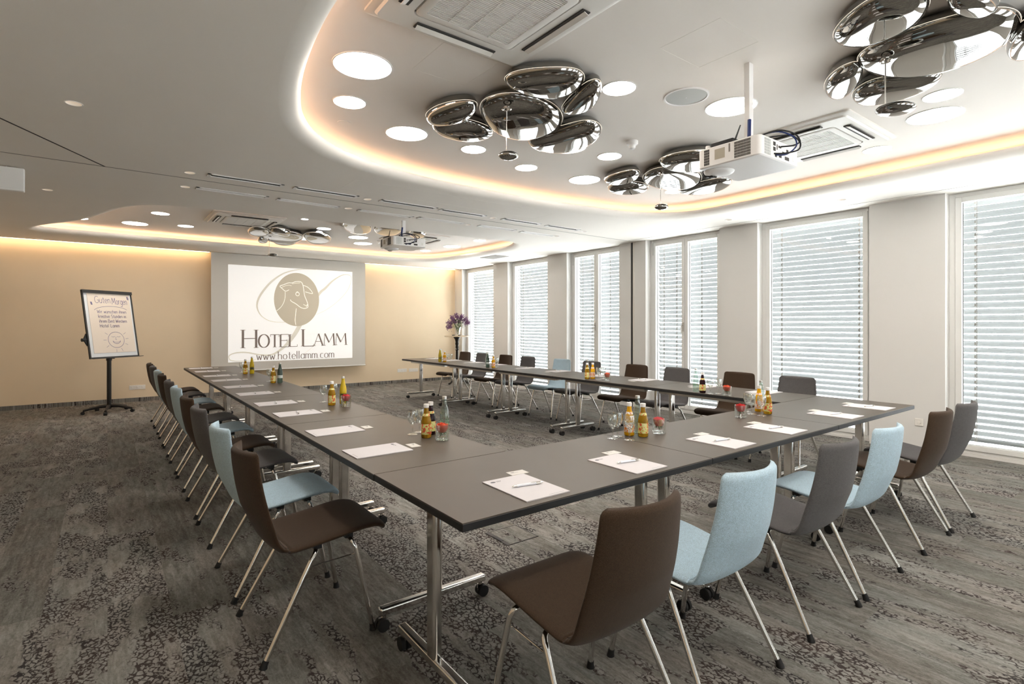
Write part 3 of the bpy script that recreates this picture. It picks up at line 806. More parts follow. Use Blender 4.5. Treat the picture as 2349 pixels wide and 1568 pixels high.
# ------------------------------------------------------------------ flat writing
def A_(cx, cy, rx, ry, a0, a1, n=12):
    return [(cx + rx * math.cos(math.radians(a0 + (a1 - a0) * k / n)), cy + ry * math.sin(math.radians(a0 + (a1 - a0) * k / n))) for k in range(n + 1)]
X_ = 0.62
FONT = {
 'u': (.48, [[(0, X_), (0, .2)] + A_(.2, .2, .2, .2, 180, 360, 8) + [(.4, X_)], [(.4, .2), (.4, 0)]]),
 't': (.36, [[(.16, .88), (.16, .1), (.22, .01), (.34, .02)], [(0, X_), (.34, X_)]]),
 'e': (.50, [[(.02, .33), (.44, .33)] + A_(.23, .31, .22, .31, 5, 320, 14)]),
 'n': (.48, [[(0, X_), (0, 0)], A_(.2, .40, .2, .22, 180, 0, 8) + [(.4, 0)]]),
 'o': (.52, [A_(.24, .31, .23, .31, 0, 360, 18)]),
 'r': (.34, [[(0, X_), (0, 0)], A_(.2, .38, .2, .24, 180, 60, 6)]),
 'g': (.50, [A_(.22, .31, .22, .31, 20, 380, 16), [(.44, X_), (.44, -.12)] + A_(.22, -.12, .22, .2, 0, -150, 8)]),
 'i': (.16, [[(.02, X_), (.02, 0)], [(.02, .82), (.02, .86)]]),
 'w': (.66, [[(0, X_), (.15, 0), (.30, .5), (.45, 0), (.60, X_)]]),
 's': (.38, [A_(.16, .46, .15, .16, 30, 250, 8) + A_(.16, .16, .16, .16, 80, -140, 8)]),
 'c': (.44, [A_(.22, .31, .22, .31, 50, 310, 12)]),
 'h': (.48, [[(0, 1.0), (0, 0)], A_(.2, .40, .2, .22, 180, 0, 8) + [(.4, 0)]]),
 'k': (.42, [[(0, 1.0), (0, 0)], [(.34, X_), (0, .28)], [(.1, .36), (.36, 0)]]),
 'a': (.50, [A_(.22, .31, .22, .31, 20, 340, 14), [(.43, X_), (.43, .06), (.47, 0)]]),
 'v': (.42, [[(0, X_), (.18, 0), (.36, X_)]]),
 'd': (.50, [A_(.22, .31, .22, .31, 20, 340, 14), [(.43, 1.0), (.43, 0)]]),
 'm': (.72, [[(0, X_), (0, 0)], A_(.16, .42, .16, .2, 180, 0, 7) + [(.32, 0)], A_(.48, .42, .16, .2, 180, 0, 7) + [(.64, 0)]]),
 'l': (.16, [[(.02, 1.0), (.02, 0)]]),
 '.': (.14, [[(.02, 0), (.02, .05)]]),
 'G': (.82, [A_(.4, .5, .4, .5, 50, 330, 14) + [(.76, .45), (.45, .45)]]),
 'M': (.88, [[(0, 0), (.06, 1), (.38, .25), (.72, 1), (.78, 0)]]),
 'W': (.95, [[(0, 1), (.2, 0), (.42, .75), (.64, 0), (.86, 1)]]),
 'S': (.60, [A_(.27, .74, .25, .25, 40, 250, 9) + A_(.26, .25, .26, .25, 80, -140, 9)]),
 'B': (.64, [[(0, 0), (0, 1), (.26, 1)] + A_(.26, .76, .22, .24, 90, -90, 7) + [(.02, .52)], [(.26, .52)] + A_(.28, .26, .26, .26, 90, -90, 7) + [(0, 0)]]),
 'H': (.74, [[(0, 1), (0, 0)], [(.62, 1), (.62, 0)], [(0, .52), (.62, .52)]]),
 'O': (.86, [A_(.4, .5, .4, .5, 0, 360, 24)]),
 'T': (.70, [[(0, 1), (.66, 1)], [(.33, 1), (.33, 0)]]),
 'E': (.58, [[(.06, 1), (.06, 0)], [(.06, 1), (.5, 1)], [(.06, .52), (.42, .52)], [(.06, 0), (.52, 0)]]),
 'L': (.58, [[(.06, 1), (.06, 0)], [(.06, 0), (.54, 0)]]),
 'A': (.74, [[(0, 0), (.34, 1), (.68, 0)], [(.12, .36), (.56, .36)]]),
 ' ': (.34, [])}
FONT['ü'] = (FONT['u'][0], FONT['u'][1] + [[(.10, .80), (.10, .85)], [(.30, .80), (.30, .85)]])
class Flat:        # ribbons lying in a plane: origin, right and up vectors, normal offset
    def __init__(s, o, u, v): s.o = Vector(o); s.u = Vector(u).normalized(); s.v = Vector(v).normalized(); s.n = s.u.cross(s.v); s.b = MB(); s.lift = 0.0
    def P(s, p): return s.o + s.u * p[0] + s.v * p[1] + s.n * s.lift
    def ribbon(s, pts, w, closed=False):
        if not isinstance(w, list):       # break the stroke at sharp corners
            for i in range(1, len(pts) - 1):
                a = Vector((pts[i][0] - pts[i - 1][0], pts[i][1] - pts[i - 1][1])); c = Vector((pts[i + 1][0] - pts[i][0], pts[i + 1][1] - pts[i][1]))
                if a.length > 1e-9 and c.length > 1e-9 and a.angle(c) > 0.9:
                    s.ribbon(pts[:i + 1], w); s.lift += 0.00001; s.ribbon(pts[i:], w); return
        q = [Vector((p[0], p[1])) for p in pts]; n = len(q)
        if n < 2: return
        L = []; R = []
        for i in range(n):
            a = q[i - 1] if (i or closed) else q[0]; c = q[(i + 1) % n] if (i < n - 1 or closed) else q[-1]
            t = c - a
            if t.length < 1e-9: t = Vector((1, 0))
            t.normalize()
            ww = w[i] if isinstance(w, list) else w(t) if callable(w) else w
            nn = Vector((-t.y, t.x)) * ww / 2
            L.append(s.P(q[i] + nn)); R.append(s.P(q[i] - nn))
        s.b.loft([[l, r_] for l, r_ in zip(L, R)], caps=False, closed=False)
    def fill(s, pts): s.b.poly([s.P(p) for p in pts])
    def text(s, txt, x, y, h, w, width=None, serif=0.0, slant=0.0):
        adv = sum(FONT[c][0] + .10 for c in txt) - .10
        sx = h if width is None else width / adv
        for c in txt:
            a, st = FONT[c]
            for k in st:
                pts = [(x + (px + slant * py) * sx, y + py * h) for px, py in k]
                s.ribbon(pts, w); s.lift += 0.00002
                if serif:
                    for e, f in ((k[0], k[1]), (k[-1], k[-2])):
                        if abs(e[0] - f[0]) < 0.25 * abs(e[1] - f[1]) + 1e-6 and abs(e[1] - f[1]) > .1:
                            yy = y + e[1] * h + (serif * .12 if e[1] < .3 else -serif * .12)
                            s.ribbon([(x + e[0] * sx - serif, yy), (x + e[0] * sx + serif, yy)], serif * .28)
            x += (a + .10) * sx

# ------------------------------------------------------------------ projection screen
YS = 11.60
r = empty('projection_screen', (3.1, YS, 0)); tag(r, 'large projection screen showing a lamb logo and hotel name on the far wall', 'projection screen')
b = MB(); b.box(-1.525, -.002, .49, 1.525, .002, 2.772); b.build('screen_cloth', 'screen', r, smooth=False)
b = MB(); b.tube([(-1.53, 0, .485), (1.53, 0, .485)], .011, 10); b.build('bottom_bar', 'white_plastic', r)
b = MB(); b.box(-1.235, -.0045, .655, 1.228, -.0025, 2.556); im = b.build('projected_image', 'image', r, smooth=False)
def on_screen(name, m, lift, fn):
    f = Flat((-3.1, -.0050 - lift, 0), (1, 0, 0), (0, 0, 1)); fn(f)
    f.b.build(name, m, im, smooth=False)
sw1 = [(3.533, 2.554), (3.361, 2.553), (3.216, 2.541), (3.027, 2.498), (2.841, 2.413), (2.636, 2.245), (2.469, 2.023), (2.392, 1.854), (2.387, 1.711), (2.458, 1.57), (2.591, 1.475), (2.749, 1.44), (2.91, 1.44)]
sw2 = [(3.546, 1.606), (3.759, 1.711), (4.016, 1.91), (4.214, 2.138), (4.30, 2.352), (4.294, 2.456), (4.201, 2.491), (4.069, 2.457), (3.887, 2.331), (3.734, 2.17), (3.608, 2.051), (3.361, 1.679), (3.169, 1.305), (3.027, 1.084), (2.864, 0.904), (2.658, 0.781), (2.436, 0.784), (2.218, 0.834), (2.027, 0.84), (1.902, 0.802), (1.878, 0.746), (1.923, 0.690), (2.091, 0.672), (2.305, 0.682), (2.37, 0.703)]
w1 = [.006, .010, .016, .022, .03, .04, .044, .038, .028, .02, .014, .012, .01]
w2 = [.008, .008, .009, .010, .011, .012, .014, .02, .034, .05, .055, .07, .085, .075, .05, .032, .028, .028, .026, .02, .018, .016, .014, .012, .010]
def interp(w, n):
    out = []
    for i in range(len(w) - 1): out += [w[i] + (w[i + 1] - w[i]) * k / n for k in range(n)]
    return out + [w[-1]]
def fn(f):
    for p, w in ((sw1, w1), (sw2, w2)):
        f.ribbon([(q.x, q.y) for q in smooth_open([(x, y, 0) for x, y in p], 5)], interp(w, 5)); f.lift += .0001
    f.ribbon([(q.x, q.y) for q in smooth_open([(3.25, .74, 0), (3.313, .792, 0), (3.435, .889, 0), (3.533, .975, 0)], 5)], .008)
on_screen('letter_flourish', 'logo_pale', 0, fn)
def fn(f): f.fill([(3.150 + .452 * math.cos(2 * PI * k / 64), 1.911 + .554 * math.sin(2 * PI * k / 64)) for k in range(64)])
on_screen('oval', 'logo_beige', .0006, fn)
def fn(f):
    def line(p, w): f.ribbon([(q.x, q.y) for q in smooth_open([(x, y, 0) for x, y in p], 4)], w); f.lift += .00003
    line([(2.991, 2.108), (2.922, 2.076), (2.864, 2.122), (2.813, 2.176), (2.887, 2.209), (2.98, 2.25), (3.05, 2.253), (3.121, 2.281), (3.216, 2.286), (3.26, 2.238), (3.284, 2.127), (3.301, 2.003), (3.349, 1.879), (3.373, 1.78), (3.349, 1.742), (3.289, 1.728), (3.216, 1.752), (3.121, 1.824), (3.038, 1.871), (3.017, 1.907)], .013)
    line([(3.269, 2.213), (3.361, 2.18), (3.435, 2.108), (3.464, 2.046), (3.398, 2.056), (3.313, 2.078)], .012)
    line([(2.915, 2.063), (2.915, 1.965), (2.887, 1.843), (2.829, 1.744), (2.749, 1.67)], .010)
    line([(3.135, 1.725), (3.121, 1.601), (3.111, 1.478), (3.126, 1.379)], .012)
    line([(2.870, 2.111), (2.849, 2.150), (2.922, 2.188), (2.991, 2.206), (3.04, 2.190)], .007)
    line([(3.276, 1.815), (3.325, 1.791), (3.361, 1.81), (3.345, 1.775), (3.33, 1.760)], .009)
    line([(3.05, 2.235), (3.121, 2.248), (3.212, 2.262)], .007)
    line([(3.159 + .036 * math.cos(t), 2.025 + .036 * math.sin(t)) for t in [2 * PI * k / 12 for k in range(13)]], .012)
    line([(3.13, 2.055), (3.16, 2.075), (3.20, 2.035)], .008)
on_screen('lamb_outline', mat('projected cream line', (.85, .82, .72), .8, emit=(1, .95, .85), es=.35), .0012, fn)
def capw(t): return .034 if abs(t.y) > .75 else (.022 if abs(t.y) > .4 else .012)
def fn(f):
    for ch, x0, x1, y0, y1, big in (('H', 2.125, 2.365, .927, 1.286, 1), ('O', 2.412, 2.605, .930, 1.190, 0), ('T', 2.630, 2.795, .930, 1.185, 0), ('E', 2.825, 2.985, .932, 1.187, 0), ('L', 3.005, 3.155, .935, 1.187, 0),
                                    ('L', 3.270, 3.490, .935, 1.290, 1), ('A', 3.497, 3.680, .940, 1.197, 0), ('M', 3.705, 3.925, .942, 1.200, 0), ('M', 3.958, 4.185, .945, 1.202, 0)):
        a, st = FONT[ch]
        mx_ = max(p[0] for k in st for p in k); mn = min(p[0] for k in st for p in k); h = y1 - y0
        k_ = 1.25 if big else .95
        for k in st:
            pts = [(x0 + (p[0] - mn) / (mx_ - mn) * (x1 - x0), y0 + p[1] * h) for p in k]
            if ch == 'M':
                for i in range(len(pts) - 1): f.ribbon([pts[i], pts[i + 1]], (.012, .032, .012, .032)[i] * k_); f.lift += .00003
            elif ch == 'A' and len(k) == 3:
                f.ribbon(pts[:2], .012); f.lift += .00003; f.ribbon(pts[1:], .032)
            elif ch == 'O':
                f.ribbon(pts, lambda t: .012 + .024 * abs(t.y) ** 1.5)
            else: f.ribbon(pts, lambda t: capw(t) * k_)
            f.lift += .00003
            for e, g in ((k[0], k[1]), (k[-1], k[-2])):
                if ch != 'O' and abs(e[1] - g[1]) > .5:
                    xx = x0 + (e[0] - mn) / (mx_ - mn) * (x1 - x0); yy = y0 + e[1] * h + (.004 if e[1] < .5 else -.004)
                    f.ribbon([(xx - .036 * k_, yy), (xx + .036 * k_, yy)], .009); f.lift += .00003
                if ch in 'TEL' and abs(e[1] - g[1]) < .01 and e[0] > .3:
                    xx = x0 + (e[0] - mn) / (mx_ - mn) * (x1 - x0); yy = y0 + e[1] * h; d = -.045 if e[1] > .9 else .045
                    f.ribbon([(xx, yy - (0.02 if .3 < e[1] < .8 else 0)), (xx, yy + (d if e[1] in (0, 1) else .02))], .009)
                    if ch == 'T': f.ribbon([(x0, y1), (x0, y1 - .045)], .009)
on_screen('hotel_name', 'logo_text', .0018, fn)
def fn(f): f.text('www.hotellamm.com', 2.375, .680, .160, lambda t: .006 + .010 * abs(t.y), width=1.555, serif=.012)
on_screen('web_address', 'logo_text', .0018, fn)

# ------------------------------------------------------------------ flip chart
r = empty('flip_chart', (.02, 10.58, 0)); tag(r, 'flip chart on a black wheeled stand with a handwritten good morning sheet', 'flip chart')
for k in range(5):
    a = math.radians(-98 + 72 * k)
    d = Vector((math.cos(a), math.sin(a), 0))
    b = MB(); b.tube(smooth_open([(0, 0, .10), tuple(d * .10 + Vector((0, 0, .105))), tuple(d * .22 + Vector((0, 0, .085))), tuple(d * .32 + Vector((0, 0, .062)))], 4), [.026] * 5 + [.022] * 4 + [.018] * 4, 8); l = b.build('base_foot', 'black_plastic', r)
    b = MB(); e = Vector((-d.y, d.x, 0))
    b.tube([tuple(d * .33 + e * -.022 + Vector((0, 0, .025))), tuple(d * .33 + e * .022 + Vector((0, 0, .025)))], .025, 14)
    b.tube([tuple(d * .325 + Vector((0, 0, .03))), tuple(d * .32 + Vector((0, 0, .075)))], .008, 8); b.build('caster', 'black_rubber', l)
b = MB(); b.tube([(0, 0, .06), (0, 0, 1.05)], .030, 16); b.build('pole', 'black_metal', r)
b = MB(); b.tube([(0, 0, .82), (0, 0, .95)], .038, 16); b.tube([(0, 0, .86), (.07, -.03, .86)], .012, 8); b.build('height_clamp', 'black_plastic', r)
yaw = math.radians(38)
U = Vector((math.cos(yaw), math.sin(yaw), 0)); Nn = Vector((math.sin(yaw), -math.cos(yaw), 0))
V = (Vector((0, 0, 1)) * 1.04 - Nn * .18).normalized()
Nb = U.cross(V)      # faces the room
ctr = Vector((0, 0, 1.385)) + Nb * .045
mxb = Matrix((U, V, Nb)).transposed().to_4x4(); mxb.translation = ctr
HW, HH = .385, .52
b = MB(); b.box(-HW, -HH, -.012, HW, HH, .0, mx=mxb); b.build('board', 'flip_board', r, smooth=False)
b = MB()
for a in ((-HW - .012, -HH, -HW + .010, HH), (HW - .010, -HH, HW + .012, HH), (-HW - .012, -HH - .012, HW + .012, -HH + .010)):
    b.box(a[0], a[1], -.016, a[2], a[3], .006, mx=mxb)
b.box(-HW - .012, HH - .035, -.018, HW + .012, HH + .012, .022, mx=mxb)
b.build('frame', 'black_metal', r, smooth=False)
b = MB(); b.box(-HW + .03, -HH - .016, .0, HW + .05, -HH - .010, .05, mx=mxb); b.build('pen_tray', 'black_metal', r, smooth=False)
b = MB(); b.box(-HW + .06, -HH + .07, .0012, HW - .035, HH - .035, .004, mx=mxb); sh = b.build('paper_sheet', 'flip_paper', r, smooth=False)
b = MB(); b.box(-.10, -.16, -.06, .10, .16, -.013, mx=mxb); b.build('bracket', 'black_plastic', r, smooth=False)
b = MB(); b.tube([tuple(mxb @ Vector((-HW - .012, -.24, -.02))), tuple(mxb @ Vector((-HW - .075, -.235, -.03)))], [.018, .026], 12)
b.add([mxb @ Vector(p) for p in ((-HW - .012, -.33, -.03), (-HW - .012, -.14, -.03), (-HW - .06, -.23, -.03), (-HW - .012, -.33, -.01), (-HW - .012, -.14, -.01), (-HW - .06, -.23, -.01))], [(0, 1, 2), (3, 5, 4), (0, 3, 4, 1), (1, 4, 5, 2), (2, 5, 3, 0)])
b.build('tilt_knob', 'black_plastic', r)
def inkf(name, fn):
    f = Flat(mxb @ Vector((0, 0, .0045)), U, V); fn(f); f.b.build(name, 'ink', sh, smooth=False)
def fn(f):
    f.text('Guten', -.215, .335, .105, .006, width=.245); f.text('Morgen', .055, .320, .105, .006, width=.25)
    f.ribbon(A_(.03, .20, .28, .085, 165, 25, 14), .005)
inkf('greeting', fn)
def fn(f):
    for i, (t, x, w) in enumerate((('Wir wünschen ihnen', -.20, .47), ('kreative Stunden in', -.19, .445), ('ihrem Best Western', -.185, .445), ('Hotel Lamm', -.185, .31))):
        f.text(t, x, .175 - .075 * i, .052, .0048, width=w)
inkf('message', fn)
def fn(f):
    f.ribbon(A_(.045, -.25, .130, .125, 0, 360, 28), .0055)
    f.ribbon(A_(.05, -.255, .065, .055, 200, 340, 10), .006); f.ribbon(A_(.05, -.245, .07, .045, 205, 335, 10), .004)
    f.ribbon([(.045, -.20), (.035, -.245), (.055, -.25)], .004)
    f.ribbon(A_(0, -.19, .03, .015, 200, 340, 6), .004); f.ribbon(A_(.09, -.19, .03, .015, 200, 340, 6), .004)
    for a in (35, 5, -25, -65, -95, 145, 180, 215):
        c, s_ = math.cos(math.radians(a)), math.sin(math.radians(a))
        f.ribbon([(.045 + .155 * c, -.25 + .15 * s_), (.045 + .205 * c, -.25 + .20 * s_)], .004)
inkf('smiling_sun', fn)
def fn(f):
    for ox, oy, q in ((.318, .425, .75), (-.275, .325, .65)):
        f.ribbon([(ox + q * x, oy + q * y) for x, y in ((-.02, .035), (.02, .03), (-.02, .015), (.025, .01), (-.015, -.005), (.03, -.01), (-.01, -.025), (.03, -.03))], .007)
inkf('scribble', fn)

# ------------------------------------------------------------------ bistro table, vase, markers
bx, by = 6.545, 10.80
r = empty('bistro_table', (bx, by, 0)); tag(r, 'tall round bistro table with black cast iron column in the far right corner', 'table')
b = MB(); b.lathe([(.0005, 1.135), (.285, 1.135), (.295, 1.128), (.295, 1.112), (.285, 1.106), (.0005, 1.106)], 40); b.build('tabletop', 'marble', r)
b = MB(); b.lathe([(.0005, .10), (.055, .10), (.06, .13), (.04, .16), (.048, .19), (.035, .22), (.040, .26), (.036, .50), (.030, .78), (.042, .80), (.028, .83), (.038, .86), (.028, .90), (.044, .94), (.034, .98), (.05, 1.04), (.09, 1.10), (.0005, 1.105)], 20); b.build('column', 'cast_iron', r)
for k in range(3):
    a = math.radians(195 + 120 * k); d = Vector((math.cos(a), math.sin(a), 0))
    b = MB(); b.tube(smooth_open([tuple(d * .03 + Vector((0, 0, .16))), tuple(d * .12 + Vector((0, 0, .13))), tuple(d * .20 + Vector((0, 0, .05))), tuple(d * .27 + Vector((0, 0, .022)))], 4), [.030] * 5 + [.022] * 4 + [.02] * 4, 8); b.build('foot', 'cast_iron', r)
vz = 1.136
r = empty('glass_vase', (bx + .02, by, vz)); tag(r, 'clear glass vase holding lilacs on the bistro table', 'vase')
b = MB(); b.lathe([(.0005, .002), (.040, .002), (.034, .02), (.045, .07), (.062, .14), (.078, .19), (.074, .19), (.058, .14), (.041, .07), (.028, .025), (.0005, .02)], 24); b.build('vase_body', 'glass', r)
r = empty('lilac_bouquet', (bx + .02, by, vz)); tag(r, 'bunch of purple lilacs with green leaves in the glass vase', 'flowers')
rnd = random.Random(3)
b = MB()
for k in range(9):
    a = 2 * PI * k / 9; t = Vector((math.cos(a) * .12, math.sin(a) * .12, .30 + .05 * rnd.random()))
    b.tube(smooth_open([(math.cos(a) * -.01, math.sin(a) * -.01, .03), (math.cos(a) * .03, math.sin(a) * .03, .16), tuple(t)], 4), .0035, 6)
b.build('stems', 'leaf', r)
def blob_cluster(c, ax, n, s, m, name, par):
    b = MB()
    for k in range(n):
        u = rnd.gauss(0, .42); q = max(0.15, 1 - abs(u)); p = c + ax * u + Vector([rnd.gauss(0, .026 * q + .010) for _ in range(3)])
        d = Vector([rnd.gauss(0, 1) for _ in range(3)]).normalized(); e = d.orthogonal().normalized(); f = d.cross(e)
        w = s * (0.7 + .6 * rnd.random())
        b.add([p + e * w, p + f * w, p - e * w, p - f * w, p + d * w * .6, p - d * w * .6], [(0, 1, 4), (1, 2, 4), (2, 3, 4), (3, 0, 4), (1, 0, 5), (2, 1, 5), (3, 2, 5), (0, 3, 5)])
    return tag(b.build(name, m, par, smooth=False), kind='stuff')
for dx, dz, ay in ((-.19, .29, .02), (-.13, .40, -.05), (-.02, .44, .05), (.08, .43, -.04), (.17, .37, .03), (.22, .30, -.02), (-.20, .20, .0), (.04, .36, -.07), (-.08, .34, .07)):
    d = Vector((math.cos(.647), -math.sin(.647), 0)); c = d * dx + Vector((d.y, -d.x, 0)) * ay + Vector((0, 0, dz))
    blob_cluster(c, (c - Vector((0, 0, .22))).normalized() * .06, 200, .010, 'lilac', 'blossom_cluster', r)
b = MB()
for k in range(110):
    a = rnd.uniform(0, 2 * PI); rr_ = rnd.uniform(.02, .13); z = rnd.uniform(.17, .38); p = Vector((math.cos(a) * rr_, math.sin(a) * rr_, z))
    d = Vector((math.cos(a), math.sin(a), rnd.uniform(-.4, .6))).normalized(); e = d.cross(Vector((0, 0, 1))).normalized(); w = .018; l = .055
    b.add([p, p + d * l * .5 + e * w, p + d * l, p + d * l * .5 - e * w, p + d * l * .5 + Vector((0, 0, .006))], [(0, 1, 4), (1, 2, 4), (2, 3, 4), (3, 0, 4)])
b.build('leaves', 'leaf', r, smooth=False)
for dx, dy, l in ((-.17, -.12, 'small black box lying on the bistro table, left of the vase'), (-.06, -.20, 'small black remote lying on the bistro table in front of the vase')):
    b = MB(); b.box(-.035, -.02, 0, .035, .02, .018, mx=Matrix.Rotation(.5, 4, 'Z'))
    o = b.build('remote_control', 'black_plastic', loc=(bx + dx, by + dy, 1.136)); tag(o, l, 'remote')
    o.modifiers.new('bevel', 'BEVEL').width = .004

# ------------------------------------------------------------------ wall sockets
def socket(loc, rz, n, lab):
    r = empty('wall_socket', loc, rz); tag(r, lab, 'wall socket', 'wall sockets')
    w = .08 * n
    b = MB(); b.box(-w / 2, -.010, -.04, w / 2, 0, .04); o = b.build('frame_plate', 'sockets', r, smooth=False); o.modifiers.new('bevel', 'BEVEL').width = .003
    for k in range(n):
        x = -w / 2 + .04 + .08 * k
        b = MB(); b.lathe([(.020, 0), (.020, -.003), (.017, -.003), (.016, .004), (.0005, .005)], 20)
        o = b.build('socket_well', 'grey_gap' if False else 'sockets', r); o.matrix_local = Matrix.Translation((x, -.011, 0)) @ Matrix.Rotation(-PI / 2, 4, 'X') @ Matrix.Rotation(PI, 4, 'X')
        b = MB()
        for s in (-1, 1): b.tube([(x + s * .0095, -.0145, 0), (x + s * .0095, -.012, 0)], .003, 8)
        b.build('pin_hole', 'dark_gap', r)
socket((.43, YF, .255), 0, 3, 'triple white socket low on the far wall below the flip chart side')
socket((5.63, YF, .295), 0, 3, 'left triple white socket low on the far wall right of the screen')
socket((5.93, YF, .290), 0, 3, 'right triple white socket low on the far wall right of the screen')
socket((XW, 1.99, .316), -PI / 2, 1, 'single white socket low on the pillar by the nearest window')

# ------------------------------------------------------------------ floor box
r = empty('floor_box', (2.12, 2.81, 0)); tag(r, 'square floor outlet box set in the carpet under the front tables', 'floor box')
b = MB()
for a in ((-.125, -.125, -.095, .125), (-.095, -.125, .125, -.118), (-.095, .118, .125, .125), (.118, -.118, .125, .118)):
    b.box(a[0], a[1], 0, a[2], a[3], .004)
b.build('frame', mat('dark bronze frame', (.035, .03, .027), .45), r, smooth=False)
b = MB(); b.box(-.095, -.118, .0, .118, .118, .003); b.build('carpet_lid', 'carpet', r, smooth=False)
b = MB(); b.box(-.122, -.05, .0035, -.100, .05, .0055); b.build('cable_flap', 'black_plastic', r, smooth=False)

# ------------------------------------------------------------------ windows and blinds
WNAMES = ['behind the camera side, hardly in view', 'nearest window, at the right edge', 'second window from the camera, the wide single one', 'double door window before the partition slot',
          'double door window beyond the partition slot', 'second window from the far wall', 'window nearest the far wall']
WNAMES += ['far left window behind the camera', 'left window behind the camera', 'middle added window behind the camera', 'right added window behind the camera']  # unseen windows added in the back wall for extra daylight
for i, (y0, y1) in enumerate(OPEN + ADDED_WINDOWS):
    double = i in (3, 4)
    back = i >= len(OPEN)
    r = empty('window_%d' % (i + 1), (y0, YB - .15, 0) if back else (7.25, y0, 0), -PI / 2 if back else 0); tag(r, kind='structure'); w = y1 - y0
    zt, zb = ZC - .003, .03
    b = MB(); fx0, fx1 = -.02, .06
    b.box(fx0, 0, zb, fx1, .055, zt); b.box(fx0, w - .055, zb, fx1, w, zt); b.box(fx0, .055, zb, fx1, w - .055, zb + .035); b.box(fx0, .055, zt - .04, fx1, w - .055, zt)
    fr = b.build('frame', 'frame', r, smooth=False); fr.modifiers.new('bevel', 'BEVEL').width = .003
    parts = [(.055, w / 2), (w / 2, w - .055)] if double else [(.055, w - .055)]
    for j, (a, c) in enumerate(parts):
        s = .055
        z0, z1 = zb + .037, zt - .042
        b = MB(); sx0, sx1 = -.035, .045
        a_, c_ = a + .002, c - .002
        b.box(sx0, a_, z0, sx1, a_ + s, z1); b.box(sx0, c_ - s, z0, sx1, c_, z1); b.box(sx0, a_ + s, z0, sx1, c_ - s, z0 + s); b.box(sx0, a_ + s, z1 - s, sx1, c_ - s, z1)
        sa = b.build('sash', 'frame', r, smooth=False); sa.modifiers.new('bevel', 'BEVEL').width = .003
        b = MB(); b.box(.010, a_ + s - .003, z0 + s - .003, .014, a_ + s + .005, z1 - s + .003); b.box(.010, c_ - s - .005, z0 + s - .003, .014, c_ - s + .003, z1 - s + .003)
        b.build('seal', 'black_rubber', sa, smooth=False)
        b = MB(); b.poly([(.016, a_ + s - .005, z0 + s - .005), (.016, c_ - s + .005, z0 + s - .005), (.016, c_ - s + .005, z1 - s + .005), (.016, a_ + s - .005, z1 - s + .005)])
        b.build('glass_pane', 'pane', sa, smooth=False)
        if double and j == 1:
            b = MB(); b.box(-.042, a_ + .010, 1.28, -.035, a_ + .038, 1.42); b.tube([(-.042, a_ + .024, 1.375), (-.075, a_ + .024, 1.375), (-.082, a_ + .024, 1.365), (-.085, a_ + .024, 1.25)], .009, 8)
            b.build('handle', 'steel', sa)
            b = MB(); b.box(-.040, c_ - .012, z1 - .20, -.030, c_ + .006, z1); b.build('hinge', 'steel', sa, smooth=False)
    # venetian blind hanging outside the glass
    bl = empty('window_blind', (y0, YB - .33, 0) if back else (7.43, y0, 0), -PI / 2 if back else 0); tag(bl, 'silver horizontal slat blind outside the ' + WNAMES[i], 'blind', 'outside slat blinds')
    b = MB(); pitch = .0685; n = int((2.74 - .10) / pitch); bw = .077
    ang = math.radians(-50)
    for k in range(n):
        zc = .12 + pitch * (k + .5)
        L = []
        for q in range(5):
            u = -1 + q / 2
            L.append((u * bw / 2, .007 * (1 - u * u)))
        ca, sa_ = math.cos(ang), math.sin(ang)
        rows = []
        for (u, v) in L:
            # room side edge low, outer edge high
            X = -(-u) * ca; X = u * ca - v * sa_; Z = u * sa_ + v * ca
            rows.append([(X, .012, zc + Z), (X, w - .012, zc + Z)])
        b.loft(rows, caps=False, closed=False)
    b.build('slats', 'slat', bl, angle=60)
    cords = [.20, w - .20] if not double else [.16, w / 2 - .20, w / 2 + .26, w - .16]
    for c in cords:
        b = MB()
        for xo in (-.046, .046): b.box(xo - .001, c - .003, .11, xo + .001, c + .003, 2.75)
        b.build('ladder_tape', 'grey_gap', bl, smooth=False)
        b = MB()
        for k in range(n): zc = .12 + pitch * (k + .5); b.box(-.036, c + .010, zc - .016, -.030, c + .022, zc + .014)
        b.build('cord_slots', 'grey_gap', bl, smooth=False)
    b = MB(); b.box(-.035, .01, .085, .035, w - .01, .105); b.build('bottom_rail', 'steel', bl, smooth=False)
    for yy in (.004, w - .004):
        b = MB(); b.box(-.015, yy - .004, .03, .015, yy + .004, 2.76); b.build('guide_rail', 'steel', bl, smooth=False)
b = MB(); b.box(7.62, -12, -.12, 20, 22, -.06); b.box(-12, -12, -.12, 7.62, YB - .42, -.06); struct(b, 'ground_outside', 'outside', smooth=False)

